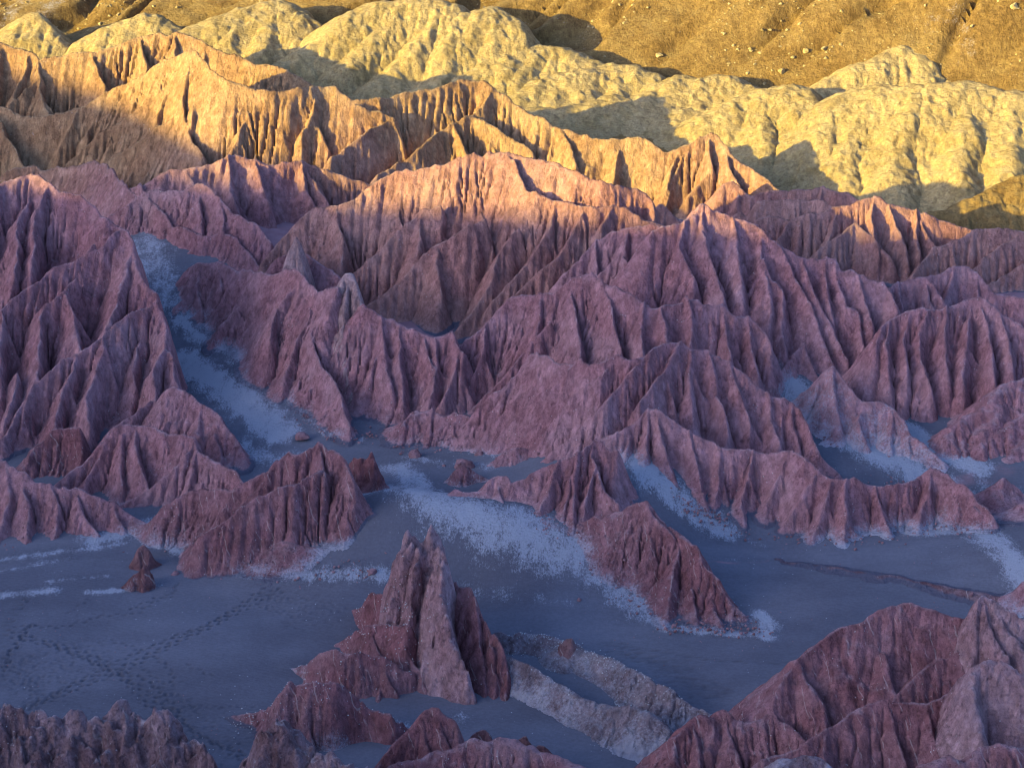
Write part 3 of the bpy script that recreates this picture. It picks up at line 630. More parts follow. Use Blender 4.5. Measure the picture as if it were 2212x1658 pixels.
R('rock_spire','pale pointed pinnacle on the shoulder of the big corner ridge','spire',[(2050,1800),(2300,1800)],
  [(2112,1320),(2119,1290),(2126,1278),(2143,1288),(2168,1312),(2211,1330),(2260,1345)],[[(2126,1280),(2135,1330),(2150,1380),(2175,1420)],[(2143,1290),(2170,1350),(2211,1400)]],
  s=1.15,k=2.8,block=.25,mat='spire',auto=.5,jag=.12,r=.15,rough=.16,salt=0,autolen=4)
R('rock_mound','pale crusted knob at the bottom edge before the corner ridges','mound',[(1600,2100),(1900,2100)],
  [(1668,1668),(1680,1652),(1698,1637),(1758,1628),(1780,1642),(1800,1668)],(),s=1.0,k=1.5,mat='crag',auto=.6,r=.9,salt=0,saltall=.35,g=.1)
R('rock_mound','low clay mound in the bottom corner before the corner ridges','mound',[(1950,2100),(2300,2100)],
  [(1990,1672),(2003,1653),(2020,1633),(2053,1621),(2085,1640),(2120,1603),(2211,1616),(2270,1620)],(),s=1.0,k=1.5,mat='vein',auto=.8,r=.5,salt=0,saltall=.1)

# ------------------------------------------------------------------ spire group in the middle of the sand
R('rock_spire','tall knobbly pink spire rising from the sand before the dark floor','spire',[(700,1512),(1120,1512)],
  [(884,1178,9.2),(893,1158,9.8),(906,1146,10.2),(926,1147,10.2),(943,1160,9.8),(951,1185,9.2),(960,1215,8.6)],
  [{'p':[(905,1150,10.1),(893,1190,9.0),(880,1225,7.8),(868,1250,7.0)],'k':5.0,'r':.25,'name':'slab'},{'p':[(938,1168,9.3),(944,1205,8.8),(955,1240,8.4),(966,1290,7.0),(978,1340,5.6),(995,1400,3.8),(1012,1450,2.2),(1024,1508,.1)],'k':4.5,'r':.35,'name':'slab'},
   {'p':[(915,1150,10.1),(905,1220,8.2),(893,1270,6.6),(893,1330,4.6)],'k':5,'r':.25,'name':'slab'}],
  s=1.0,k=5,kb=4.5,block=.5,erosion=.2,mat='spire',auto=.5,jag=.15,rough=.6,r=.7,salt=.2,autolen=2.5,warp=.7,flute=.25,g=.12)
R('rock_ridge','jagged dark ribs descending from the tall spire to the sand','ridge',[(700,1512),(1120,1512)],
  [(870,1243,5.6),(905,1240,6.2),(940,1235,7.0),(978,1246,7.0),(990,1266,6.4),(1012,1268,6.5),(1024,1286,6.0),(1034,1324,4.8),(1054,1349,4.2),(1074,1374,3.6),(1084,1405,2.9),(1092,1440,1.8),(1090,1505,.1)],
  [[(872,1240,5.6),(858,1262,4.2),(835,1281,3.2),(808,1279,2.9),(793,1296,1.8),(778,1316,.8),(758,1324,.05)],[(1054,1349,4.2),(1062,1420,2.4),(1070,1500,.1)],[(1024,1288,6),(1035,1380,3.4),(1050,1480,.6)]],
  s=1.0,k=2.4,kb=2.0,block=.35,erosion=.5,mat='vein',auto=1.1,jag=.3,rough=.24,salt=.3,autolen=4,warp=.45)
R('rock_ridge','short pale-toed ridge running off the tall spire, the upper one','ridge',[(700,1480),(950,1480)],
  [(722,1388,-.1),(733,1381,.2),(765,1361,1.7),(803,1346,3.0),(818,1348,3.1),(840,1348,3.3),(890,1343,4.2)],[[(803,1347,3),(822,1400,1.6),(850,1450,.5)],[(870,1345,3.6),(900,1420,1.6),(928,1484,.1)]],
  s=.9,k=2.5,kb=2.8,fillet=.7,asym=.5,mat='vein',auto=1.0,jag=.16,salt=.75,salth=1.3,autolen=4,r=.15)
R('rock_ridge','short pale-toed ridge beside the sand below the tall spire, the middle one','ridge',[(600,1520),(950,1520)],
  [(618,1446,-.2),(630,1441,.05),(665,1428,1.1),(693,1403,2.6),(733,1398,3.1),(750,1408,2.8),(778,1403,3.0),(818,1408,2.7),(850,1420,2.2),(900,1450,1.0)],[[(735,1399,3),(756,1440,1.4),(766,1480,.2)],[(818,1408,2.7),(840,1460,1.0),(860,1492,.0)]],
  s=.9,k=2.5,kb=2.8,fillet=.7,asym=.5,mat='vein',auto=1.1,jag=.16,salt=.8,salth=1.3,autolen=4,r=.15)
R('rock_ridge','broken red ridge with white seams curving round the sand hollow','ridge',[(500,1600),(950,1600)],
  [(505,1550,-.2),(530,1543,.4),(553,1537,.9),(578,1521,2.0),(595,1517,2.4),(605,1491,3.8),(620,1473,4.6),(633,1486,4.1),(665,1476,4.6),(693,1471,4.7),(718,1466,4.8),(743,1480,4.0),(778,1503,2.9),(803,1521,2.2),(823,1531,1.9),(850,1533,2.0),(862,1551,1.2),(885,1562,.6),(905,1566,.1)],
  [[(620,1473,4.6),(632,1520,2.6),(640,1570,.6)],[(665,1476,4.6),(690,1530,2.0),(705,1572,.3)],[(578,1521,2),(595,1560,.8),(612,1590,.0)],[(718,1466,4.8),(750,1500,2.8),(765,1540,1.0)]],
  s=.95,k=2.4,kb=2.8,fillet=.7,asym=.5,block=.22,mat='vein',auto=1.2,jag=.28,salt=.7,salth=1.2,autolen=4,r=.22,rough=.16)
R('rock_ridge','long low pebbly ridge trailing from the spire, the nearer one','ridge',[(1050,1580),(1480,1640)],
  [(1070,1400,2.43),(1105,1418,2.05),(1148,1438,1.87),(1205,1473,1.49),(1265,1496,1.59),(1318,1518,1.69),(1375,1526,2.25),(1398,1536,2.25),(1420,1553,1.87),(1438,1570,1.49),(1444,1600,0.56)],
  [[(1398,1536,2.25),(1402,1570,1.12),(1410,1600,0.09)]],asym=.2,block=.2,s=.6,k=1.15,kb=1.6,mat='rubble',auto=.9,jag=.15,salt=.75,salth=1.6,saltall=.42,autolen=3,r=.15,fillet=.6,rough=.12)
R('rock_ridge','long low pebbly ridge trailing from the spire, the farther one','ridge',[(1050,1540),(1560,1600)],
  [(1085,1362,1.12),(1105,1366,0.94),(1140,1366,0.85),(1170,1366,1.12),(1213,1383,1.12),(1228,1381,1.78),(1237,1382,1.78),(1255,1406,1.03),(1323,1423,1.49),(1370,1448,1.78),(1385,1453,1.96),(1405,1466,2.05),(1450,1486,1.87),(1480,1506,1.49),(1510,1526,1.12),(1540,1545,0.65),(1560,1556,0.09)],
  [[(1370,1448,1.78),(1395,1490,0.85),(1420,1520,0.09)]],asym=.2,block=.2,s=.6,k=1.15,kb=1.6,mat='rubble',auto=.9,jag=.16,salt=.7,salth=1.6,saltall=.42,autolen=3,r=.15,fillet=.6,rough=.12)
R('rock_outcrop','little red tooth on top of the farther pebbly ridge','rock',[(1200,1440),(1280,1440)],[(1214,1388,1.2),(1224,1379,2.0),(1236,1381,2.0),(1250,1402,1.1)],(),s=1,k=2.4,mat='dark',auto=0,g=.09,salt=.1,r=.2)
R('rock_outcrop','dark pointed rock standing alone on the sand near the footprints','rock',[(200,1275),(400,1275)],
  [(252,1274,-.1),(268,1260,.6),(288,1240,1.5),(305,1226,2.0),(316,1212,2.6),(325,1226,2.0),(333,1252,.7),(338,1262,.1)],[[(310,1216,2.4),(300,1245,1.2),(285,1268,.1)]],s=1.2,k=2.6,kb=2.2,block=.3,mat='dark',auto=.6,jag=.2,salt=.25,autolen=1.5,g=.1,r=.2,fillet=.4)
R('rock_outcrop','dark notched rock just above the lone pointed rock','rock',[(200,1240),(400,1240)],
  [(284,1232,.1),(296,1216,.7),(300,1208,1.1),(304,1184,2.0),(312,1180,2.1),(322,1186,1.9),(333,1205,1.0),(350,1216,.3)],(),s=1.2,k=2.6,kb=2.2,block=.3,mat='dark',auto=.5,jag=.2,salt=.3,autolen=1.5,g=.1,r=.2,fillet=.4)

# ------------------------------------------------------------------ ridges at the back edge of the sand
R('rock_ridge','grooved red ridge with a dark cliff end left of the sand ramp','ridge',[(250,1195),(400,1215),(560,1238),(870,1238)],
  [(255,1150,.1),(275,1141,.6),(315,1129,1.4),(360,1086,3.6),(390,1076,4.0),(435,1056,4.9),(468,1053),(503,1056),(518,1044),(553,1030),(585,1014),(625,977),(640,981),(663,969),(688,951),(703,964),(728,971),(743,984),(748,1014),(762,1030)],
  [[(440,1150,3.6),(500,1110,5.0),(560,1075,6.2),(635,1041,7.4),(678,1019,8.0),(695,1014,8.0),(713,1019,7.6),(730,1030,7.0),(760,1076,5.5),(803,1121,3.6),(838,1176,1.4),(852,1222,.1)],
   [(688,951),(690,985),(695,1012)],[(640,1042,7.4),(655,1100,4.6),(665,1165,1.6)],[(700,1016,8),(722,1090,4.6),(745,1170,1.4),(755,1215,.1)],[(735,1040,6.6),(775,1130,2.8),(800,1215,.1)],[(518,1044),(490,1090),(450,1140),(410,1180)],[(600,995),(560,1050),(520,1090)]],
  s=1.0,k=1.75,kb=1.4,block=.16,mat='vein',auto=1.3,jag=.2,salt=.75,salth=1.2,autolen=6,r=.15,rough=.15)
R('rock_outcrop','blocky dark crag at the head of the sand ramp','outcrop',[(700,1160),(860,1160)],
  [(752,1000,4.4),(760,989,5.2),(783,991,5.3),(803,983,5.8),(813,1001,5.2),(821,1020,4.4),(822,1034,3.9),(836,1049,3.2)],(),s=1.2,k=2.6,kb=2.0,block=.5,mat='vein',auto=1.0,jag=.3,rough=.26,salt=.25,autolen=2,r=.15,g=.12)
R('rock_mound','low white-veined lobe at the foot of the grooved red ridge','mound',[(500,1240),(760,1240)],
  [(535,1215,.3),(553,1190,1.6),(583,1174,2.5),(620,1165,3.0),(653,1179,2.5),(693,1199,1.5),(715,1214,.8),(740,1228,.1)],(),s=.9,k=1.1,mat='vein',auto=.9,salt=.7,salth=1.2,autolen=3,r=.5)
R('rock_ridge','low lavender ridge standing straight out of the sand at the frame edge','ridge',[(-100,1178),(200,1170),(320,1150)],
  [(-80,985),(0,991),(15,996),(38,1014),(73,1036),(110,1039),(140,1051),(153,1055),(165,1049),(195,1064),(233,1079),(250,1081),(275,1101),(315,1130),(335,1150)],
  [[(15,996),(20,1060),(10,1120),(0,1170)],[(38,1014),(55,1080),(70,1165)],[(165,1049),(175,1100),(215,1160)],[(110,1039),(125,1090),(120,1160)],[(250,1081),(255,1120),(270,1148)]],s=1.0,auto=1.1,salt=.35,autolen=6,r=.15)
R('rock_ridge','lavender ridge with fan of gullies above the low edge ridge','ridge',[(100,1085),(540,1120)],
  [(125,1045),(175,1001),(205,968),(233,936),(270,916),(295,914),(320,916),(350,929),(388,936),(423,941),(428,968),(475,999),(513,1016),(540,1050)],
  [[(233,936),(215,980),(190,1030)],[(270,916),(262,960),(265,1010),(270,1045)],[(295,915),(290,960),(300,1000),(315,1050)],[(425,945),(400,985),(350,1030),(290,1075),(265,1095)],[(428,968),(410,1020),(400,1060),(420,1095)]],
  s=1.0,auto=1.1,salt=.3,autolen=6,r=.15)
R('rock_outcrop','dark hollowed crag in the shade between the lavender ridges','outcrop',[(30,1040),(220,1040)],
  [(60,985),(75,960),(105,938),(110,925),(150,915),(168,925),(172,950),(175,985)],(),s=1.1,k=1.8,mat='vein',auto=.8,jag=.25,salt=.1,rough=.2)

# ------------------------------------------------------------------ big left massif
R('rock_massif','huge many-spurred mauve rock massif filling the frame edge above the sand','massif',[(-120,1010),(300,1000),(420,960)],
  [(-90,430),(-40,408),(0,392),(40,385),(73,372),(85,375),(105,390),(133,405),(150,412),(175,419),(208,437),(218,455),(240,475),(263,487),(285,509),(288,554),(293,590),(313,612),(335,632),(338,655),(355,689),(362,724),(360,750),(376,760),(383,814),(384,850),(390,900)],
  [[(335,650),(318,658),(275,679),(225,722),(175,757),(135,777),(95,814),(60,870)],[(200,520),(183,547),(150,565),(100,587),(43,629),(0,664),(-50,700)],[(283,540),(272,570),(262,620),(255,664),(235,704)],
   [(163,600),(140,618),(120,640),(95,654),(88,680),(83,715),(86,775),(80,820)],[(140,632),(163,670),(166,715),(173,752)],[(62,440),(50,480),(40,550),(30,600)],[(110,400),(85,450),(78,520),(70,575)],
   [(358,755),(330,800),(335,857),(350,905)],[(323,862),(290,890),(240,920)],[(225,722),(215,780),(190,850),(195,910)],[(0,392),(-10,450),(-20,520)],[(95,814),(70,850),(38,887),(20,930),(-10,960)],[(175,757),(140,830),(120,900),(110,930)],
   [(263,487),(225,520),(190,545)],[(40,800),(30,860),(10,900)],[(0,664),(-5,740),(5,820)]],
  s=.85,asym=1.9,kb=3.5,auto=1.1,jag=.2,salt=.12,autolen=8,r=.15,warp=.7)
R('rock_ridge','short red ridge wedge between the massif and the salt slope','ridge',[(370,1015),(580,1015)],
  [(378,830),(410,850),(440,868),(470,885),(492,915),(515,945),(535,985)],[[(470,885),(468,930),(480,985)],[(440,868),(430,930),(440,975)]],s=.9,k=1.3,auto=1.0,salt=.45,autolen=5)

# ------------------------------------------------------------------ behind the massif
R('rock_ridge','mauve ridge with sunlit tips behind the massif','ridge',[(200,530),(330,535),(440,580),(600,640)],
  [(215,490),(238,460),(275,432),(308,413),(333,406),(350,410),(390,412),(412,402),(425,397),(434,396),(445,400),(463,413),(483,440),(500,457),(530,468),(560,480),(590,520)],
  [[(310,414),(335,440),(375,480),(438,507),(475,498),(500,507),(538,537),(560,570)],[(425,397),(430,450),(438,507)],[(463,413),(478,460),(480,497)],[(438,507),(410,540),(395,575)]],s=1.0,auto=1.0,salt=.1,autolen=7)
R('rock_ridge','small dark ridge with one sunlit tip above the massif','ridge',[(-100,500),(330,500)],
  [(-60,400),(0,381),(25,366),(73,354),(90,369),(120,357),(140,362),(170,352),(205,341),(225,350),(250,370),(275,400),(300,430)],[[(73,354),(60,400),(40,440)],[(205,341),(200,400),(190,450)]],s=1.0,auto=1.0,salt=.05)
R('rock_ridge','dark mauve ridge below the brown sunlit crest','ridge',[(250,500),(850,520)],
  [(260,420),(300,396),(350,375),(363,367),(400,365),(425,360),(483,342),(498,332),(520,335),(553,339),(583,350),(615,346),(653,342),(688,357),(728,370),(765,385),(793,395),(840,420)],
  [[(400,365),(420,390),(450,430)],[(498,332),(500,400),(515,460)],[(553,340),(570,400),(590,460)],[(653,342),(660,400),(690,450)],[(300,396),(310,420)]],s=1.0,auto=1.1,salt=.05,autolen=7)
R('rock_spire','slender pale rock needle on a ridge in the middle of the valley','spire',[(560,700),(720,700)],
  [(632,545,None),(637,507,None),(640,506,None),(644,540,None)],[[(636,512),(624,535),(614,572)],[(642,516),(648,560),(650,590)]],asym=.2,s=2.6,k=3.4,kb=3.0,mat='pink',auto=0,jag=.12,salt=0,r=.18,g=.13,rough=.14,warp=.25,fillet=.5)
R('rock_ridge','low mauve ridge behind the rock needle','ridge',[(560,720),(780,720)],[(590,560),(615,552),(648,533),(673,557),(693,572),(718,580),(738,600),(760,640)],(),s=1.0,auto=1.1,salt=.05)
R('rock_ridge','striped mauve wall ridge above the salt slope','ridge',[(390,625),(430,700),(513,745),(628,860),(753,960),(820,960)],
  [(398,590,None),(405,573),(430,565),(468,561),(500,577),(545,582),(590,591),(613,580),(638,577),(653,585),(670,607),(690,625),(728,615)],
  [[(653,585),(653,610),(668,652),(678,715),(693,775),(708,844),(703,900)],[(468,561),(480,640),(500,710)],[(545,582),(560,660),(590,760)],[(600,586),(610,680),(640,790),(655,860)],[(690,780),(740,850),(760,920)],[(430,565),(425,620),(435,680)]],
  s=1.0,auto=1.1,salt=.35,autolen=7,jag=.15)
R('rock_buttress','tall pale pink leaning slab beside the striped wall ridge','buttress',[(690,880),(830,880)],
  [(742,604),(753,588),(764,590),(772,602),(780,650),(789,715),(797,777),(800,825),(790,868)],[[(753,590),(745,650),(742,720),(748,790),(760,850)]],s=1.15,k=2.5,kb=1.8,mat='pink',auto=.2,jag=.1,r=.5,salt=0,rough=.12)
R('rock_ridge','low mauve ridge with rounded lobes beside the leaning slab','ridge',[(780,940),(1030,930)],
  [(780,655),(790,662),(820,682),(853,682),(863,697),(885,709),(915,719),(943,726),(965,716),(978,711),(985,737),(1000,760)],
  [[(978,712),(988,759),(982,790),(960,850)],[(915,719),(925,770),(945,800)],[(863,697),(860,780),(870,860)],[(820,682),(830,760),(850,850)],[(943,726),(945,780),(930,850)]],s=1.0,auto=1.1,salt=.3,autolen=6)
R('rock_mound','row of small eroded mauve cones at the valley head','mound',[(840,960),(1060,975)],[(875,905),(900,880),(935,880),(960,897),(985,892),(1020,905),(1045,935)],[[(935,880),(930,915),(925,950)],[(985,892),(985,925),(1000,955)]],s=.9,k=1.3,auto=1.0,salt=.4,autolen=3)

R('rock_mound','crusted little mound with a broken face on the pale valley head','mound',[(940,1050),(1070,1050)],[(955,1042,2.3),(975,1020,3.2),(992,1006,3.9),(1006,1004,4.0),(1030,1020,3.2),(1055,1036,2.6)],(),s=.9,k=1.3,mat='vein',auto=.8,block=.15,jag=.2,salt=.7,autolen=2,g=.13,fillet=.7)
R('rock_mound','low rounded mauve mound at the foot of the crenellated ridge','mound',[(1050,1010),(1190,1010)],[(1062,994,3.0),(1085,972,4.0),(1110,964,4.5),(1135,966,4.4),(1165,990,3.2)],[[(1110,964,4.5),(1105,985,3.4),(1095,1000,2.8)]],s=.9,k=1.3,mat='red',auto=.9,jag=.2,salt=.5,autolen=2,g=.13,fillet=.8)
# ------------------------------------------------------------------ centre
R('rock_ridge','broad mauve ridge with a dark folded face in the centre','ridge',[(980,900),(1300,900),(1700,900)],
  [(985,760),(1008,729),(1028,717),(1053,692),(1078,664),(1105,641),(1165,631),(1188,627),(1223,604),(1228,602),(1260,592),(1280,587),(1300,600),(1355,627),(1393,652),(1430,661),(1455,654),(1480,640),(1505,640),(1515,652),(1540,659),(1565,656),(1585,677),(1618,681),(1638,692),(1655,715),(1665,760)],
  [{'p':[(1226,603),(1232,650),(1243,705),(1252,760),(1258,800)]},[(1165,631),(1163,690),(1150,750)],[(1188,690),(1150,740),(1110,790),(1060,840),(1020,880)],[(1300,600),(1315,650),(1325,700),(1345,770)],[(1393,652),(1388,700),(1390,760)],[(1480,640),(1490,690),(1495,740)],[(1565,656),(1570,710),(1580,770)],[(1618,681),(1625,740),(1640,800)],[(1053,692),(1040,760),(1010,830),(980,880)],[(1430,661),(1440,700),(1440,740)]],
  s=1.0,auto=1.1,salt=.08,autolen=8)
R('rock_ridge','long crenellated mauve ridge descending in many diagonal spurs','ridge',[(1000,985),(1200,1010),(1500,1010),(1800,1040)],
  [(1040,880),(1075,840),(1105,807),(1148,762),(1190,768),(1213,780),(1240,785),(1255,775),(1270,790),(1305,780),(1330,763),(1355,775),(1380,767),(1418,742),(1455,733),(1473,732),(1500,750),(1535,750),(1580,778),(1630,827),(1658,846),(1678,856),(1713,861),(1733,886),(1748,911),(1755,949),(1775,985),(1812,1025)],
  [[(1497,755),(1495,800),(1492,850),(1498,910)],[(1330,763),(1300,810),(1240,845),(1205,890),(1180,917),(1150,955)],[(1418,742),(1360,800),(1303,877),(1280,894),(1225,947),(1170,997)],[(1255,775),(1200,830),(1130,880),(1085,930)],[(1190,768),(1150,820),(1100,870),(1060,915)],[(1473,732),(1430,800),(1380,860)],[(1535,750),(1550,810),(1560,880),(1570,940)],[(1580,778),(1600,850),(1620,920)],[(1658,846),(1660,900),(1680,960)],[(1713,861),(1715,910),(1730,960)],[(1105,807),(1080,860),(1050,900)]],
  s=1.0,auto=1.7,salt=.2,autolen=8)
R('rock_ridge','red ridge with a sharp peak beside the sandy chute','ridge',[(960,1092),(1105,1094),(1226,1128),(1380,1150)],
  [(965,1080,None),(975,1069),(990,1051),(1003,1059),(1020,1061),(1040,1054),(1055,1046),(1070,1021),(1090,1024),(1105,1037),(1133,1027),(1171,1002),(1205,990),(1243,977),(1266,959),(1286,943),(1303,947),(1318,959),(1338,964)],
  [[(1286,943),(1276,974),(1296,1009),(1308,1049),(1326,1069),(1346,1084)],[(1243,977),(1240,1030),(1240,1090),(1235,1140)],[(1205,990),(1190,1040),(1170,1100)],[(1070,1021),(1080,1060),(1095,1100)],[(1290,1000),(1270,1060),(1260,1110)]],basey=[(960,176,4.4),(1105,174.5,4.4),(1226,171.3,3.4),(1380,171,2.6)],s=1.0,auto=.9,salt=.15,autolen=4)
R('rock_ridge','long red-mauve ridge from the sandy chute to the curved dune','ridge',[(1290,1000),(1380,1015),(1468,1065),(1506,1095),(1563,1128),(1658,1152),(1746,1178),(1833,1176),(1921,1156),(1996,1146),(2160,1150)],
  [(1300,946),(1320,935),(1343,919),(1376,897),(1398,877),(1416,884),(1448,904),(1468,912),(1491,924),(1516,947),(1543,952),(1551,964),(1581,972),(1631,969),(1658,971),(1683,971),(1716,966),(1741,989),(1768,1009),(1796,1027),(1821,1027),(1843,1027),(1873,1042),(1893,1047),(1933,1044),(1973,1037),(1991,1022),(2016,1009),(2041,1012),(2058,1029),(2083,1054),(2116,1082),(2140,1115)],
  [[(1416,884),(1425,940),(1440,990),(1460,1050)],[(1398,877),(1395,930),(1390,985)],[(1491,924),(1495,980),(1510,1050),(1530,1100)],[(1551,964),(1550,1010),(1545,1070)],[(1631,969),(1615,1030),(1600,1090),(1610,1130)],[(1716,966),(1690,1020),(1660,1090)],[(1768,1009),(1740,1060),(1700,1130)],[(1826,1030),(1828,1070),(1832,1110),(1830,1165)],[(1893,1047),(1905,1095),(1922,1145)],[(1796,1027),(1780,1090),(1760,1160)],[(2016,1009),(2010,1060),(1990,1110),(1985,1140)],[(2050,1020),(2076,1052),(2095,1080),(2115,1110)]],
  s=1.0,auto=1.2,salt=.7,salth=1.0,autolen=6)
R('rock_pyramid','red rock pyramid with a salted flank standing on the sand','rock',[(1226,1152),(1306,1208),(1388,1310),(1435,1346),(1580,1358),(1640,1362)],
  [(1226,1147,2.9),(1281,1114,4.6),(1298,1122,4.5),(1326,1099,5.6),(1356,1087,6.3),(1378,1077,6.8),(1391,1079,6.8),(1406,1092,6.4),(1438,1132,5.2),(1481,1155,5.0),(1508,1177,4.6),(1517,1204,3.9),(1531,1229,3.2),(1563,1263,2.2),(1593,1301,1.1),(1613,1328,.3)],
  [[(1391,1080,6.8),(1420,1120,5.8),(1463,1164,4.6),(1471,1191,3.9),(1456,1239,2.8),(1446,1290,1.4),(1438,1342,.05)],[(1481,1170,4.6),(1495,1240,2.6),(1510,1345,.0)],[(1517,1204,3.9),(1540,1280,1.6),(1560,1350,.0)]],
  s=1.0,k=1.35,kb=1.5,mat='vein',auto=.6,jag=.12,salt=.7,salth=.8,autolen=4,r=.15,flute=.10)
# ------------------------------------------------------------------ right side
R('rock_ridge','sunlit-topped ridge with a knob crest and long spurs right of centre','ridge',[(1400,830),(1650,830),(1950,860)],
  [(1410,500),(1450,482),(1480,472),(1505,455),(1511,440),(1520,437),(1535,450),(1555,452),(1580,465),(1625,482),(1638,490),(1658,512),(1683,525),(1708,540),(1730,550),(1783,555),(1803,560),(1818,575),(1838,575),(1853,587),(1873,595),(1913,606),(1923,622),(1940,660)],
  [[(1518,440),(1515,490),(1530,540),(1543,575),(1568,640)],[(1640,492),(1643,520),(1645,555),(1655,605),(1665,680)],[(1683,525),(1695,545),(1708,590),(1733,627),(1750,665),(1768,702),(1793,765),(1813,815)],[(1803,560),(1808,580),(1815,615),(1833,660),(1855,667),(1863,702),(1873,765),(1898,815)],
   [(1650,560),(1660,600),(1683,620),(1690,700),(1700,760)],[(1733,740),(1710,770),(1685,800)],[(1733,740),(1750,780),(1765,815)],[(1580,465),(1590,530),(1610,600)],[(1480,472),(1470,530),(1500,600)],[(1853,587),(1870,640),(1890,700)],[(1730,550),(1740,590),(1760,640),(1790,690),(1830,770)],[(1783,555),(1785,620),(1800,680)]],
  s=1.0,auto=1.1,salt=.2,autolen=8)
R('rock_ridge','small mauve saddle ridge under the sunlit crest right of centre','ridge',[(1180,760),(1500,780)],
  [(1215,592),(1255,555),(1290,515),(1325,500),(1355,490),(1405,480),(1430,490)],[[(1405,482),(1390,520),(1395,560),(1430,620)],[(1290,515),(1288,560),(1290,600)],[(1355,490),(1350,540),(1340,552)],[(1285,610),(1295,595),(1340,550),(1350,557),(1393,595),(1415,615),(1418,650)]],s=1.0,auto=1.0,salt=.1)
R('rock_ridge','broad mauve ridge with deep flutes near the frame edge','ridge',[(1860,960),(2260,930)],
  [(1895,735),(1908,704),(1928,684),(1963,667),(2000,667),(2043,660),(2083,647),(2120,640),(2128,645),(2158,670),(2211,702),(2270,730)],
  [[(2122,641),(2133,690),(2143,765),(2143,825)],[(2000,667),(1983,715),(1993,777),(2010,830)],[(2095,680),(2090,730),(2085,765),(2080,830)],[(1928,684),(1915,740),(1925,810)],[(1963,667),(1955,730),(1960,800)],[(2158,670),(2180,730),(2190,800)],[(2043,660),(2040,720),(2050,800)]],s=1.0,auto=1.1,salt=.25,autolen=8)
R('rock_ridge','small block of mauve ridge in the gap behind the fluted one','ridge',[(1880,800),(2060,800)],[(1915,650),(1928,613),(1940,607),(1978,600),(2003,600),(2020,612),(2040,650)],[[(1940,607),(1945,640),(1950,680)],[(2003,600),(2010,640),(2030,680)]],s=1.0,auto=1.0,salt=.1)
R('rock_ridge','round-shouldered mauve ridge behind the fluted ridge at the edge','ridge',[(1950,760),(2280,760)],[(1960,605),(1993,592),(2033,587),(2063,575),(2093,575),(2113,587),(2138,615),(2155,632),(2190,638),(2215,648),(2270,660)],[[(2113,587),(2115,620),(2113,650)],[(2063,575),(2050,620),(2040,650)]],s=1.0,auto=1.0,salt=.15)
R('rock_ridge','domed mauve spurs at the edge above the salt flat','ridge',[(1990,1010),(2280,1000)],[(2058,925),(2085,900),(2115,874),(2145,850),(2170,829),(2211,812),(2280,800)],[[(2120,959),(2158,921),(2211,889),(2260,870)],[(2170,829),(2150,880),(2120,930)],[(2180,985),(2211,946),(2260,930)]],s=.8,k=1.2,auto=1.0,salt=.4,autolen=6,r=.7)
R('rock_ridge','salt-streaked ridge rib between the two right-hand ridges','ridge',[(1680,1000),(1900,1000),(2060,1030)],[(1800,790),(1850,850),(1868,862),(1895,862),(1925,875),(1945,905),(1960,935),(2000,965),(2040,1000)],[[(1868,862),(1850,910),(1870,960)],[(1925,875),(1915,930),(1920,975)],[(1800,800),(1800,860),(1810,910)]],s=.8,k=1.2,auto=1.0,salt=.6,saltall=.42,autolen=5)
R('rock_mound','little red cone on the sand flat by the frame edge','mound',[(2100,1095),(2260,1095)],[(2130,1085,1.1),(2150,1062,2.2),(2172,1030,3.6),(2195,1050,2.8),(2215,1075,1.8),(2240,1090,1.1)],(),s=.9,k=1.0,auto=.8,salt=.35,autolen=2,g=.14)
R('rock_mound','flat red outcrop at the frame edge below the little cone','mound',[(2160,1160),(2300,1160)],[(2180,1110,1.6),(2200,1085,2.6),(2230,1075,3.2),(2280,1080,3.4)],(),s=.9,k=.9,auto=.8,salt=.5,autolen=2,g=.14)
R('rock_mound','white salted rounded toe by the edge above the big corner ridge','mound',[(2160,1290),(2300,1290)],[(2192,1290,.7),(2200,1262,1.8),(2216,1250,2.3),(2260,1250,2.6)],(),s=.9,k=1.3,auto=.6,salt=.7,autolen=2,g=.13)
R('rock_terrace','low dark brown bank crossing the sand flat beside the big corner ridge','bank',[(1600,1230),(2300,1320)],
  [(1680,1204,.25),(1740,1214,.4),(1800,1225,.5),(1950,1250,.55),(2100,1274,.6),(2211,1292,.6),(2280,1300,.6)],(),s=.5,k=.55,kb=.5,mat='dark',auto=0,jag=.08,salt=0,g=.16,fillet=.3,rough=.06,erosion=.4,asym=.2,warp=.9)
# ------------------------------------------------------------------ half-sunlit crests
R('rock_ridge','broad ridge in the centre with a glowing golden crest over mauve flanks','ridge',[(570,640),(760,700),(1000,745),(1300,740),(1450,700)],
  [(575,560),(600,525),(628,497),(660,467),(688,447),(725,438),(753,432),(778,414),(815,390),(853,367),(878,360),(915,360),(953,350),(990,337),(1023,327),(1038,330),(1053,325),(1085,327),(1110,345),(1130,385),(1145,412),(1205,432),(1230,435),(1268,447),(1290,447),(1325,442),(1355,447),(1400,477),(1430,487),(1460,500)],
  [{'p':[(1085,327),(1105,327,None),(1130,332),(1168,345),(1205,355),(1255,375),(1305,392),(1330,400),(1375,405),(1393,412),(1405,430),(1408,455)]},
   [(950,440),(903,454),(890,470),(865,494),(828,534),(788,562),(753,590)],[(1050,470),(998,499),(943,529),(915,547),(878,590),(828,634),(785,654)],[(943,529),(950,545),(944,577),(948,640)],[(725,438),(733,489),(738,514),(738,570)],[(903,454),(901,480),(905,520)],
   [(1125,490),(1080,540),(1060,600),(1030,650),(1000,690)],[(1268,447),(1240,500),(1200,560),(1150,600),(1110,640)],[(1205,432),(1190,490),(1150,550),(1100,610),(1050,670)],[(1325,442),(1300,480)],],
  mat='ochre',s=1.0,auto=1.1,salt=.05,autolen=9)
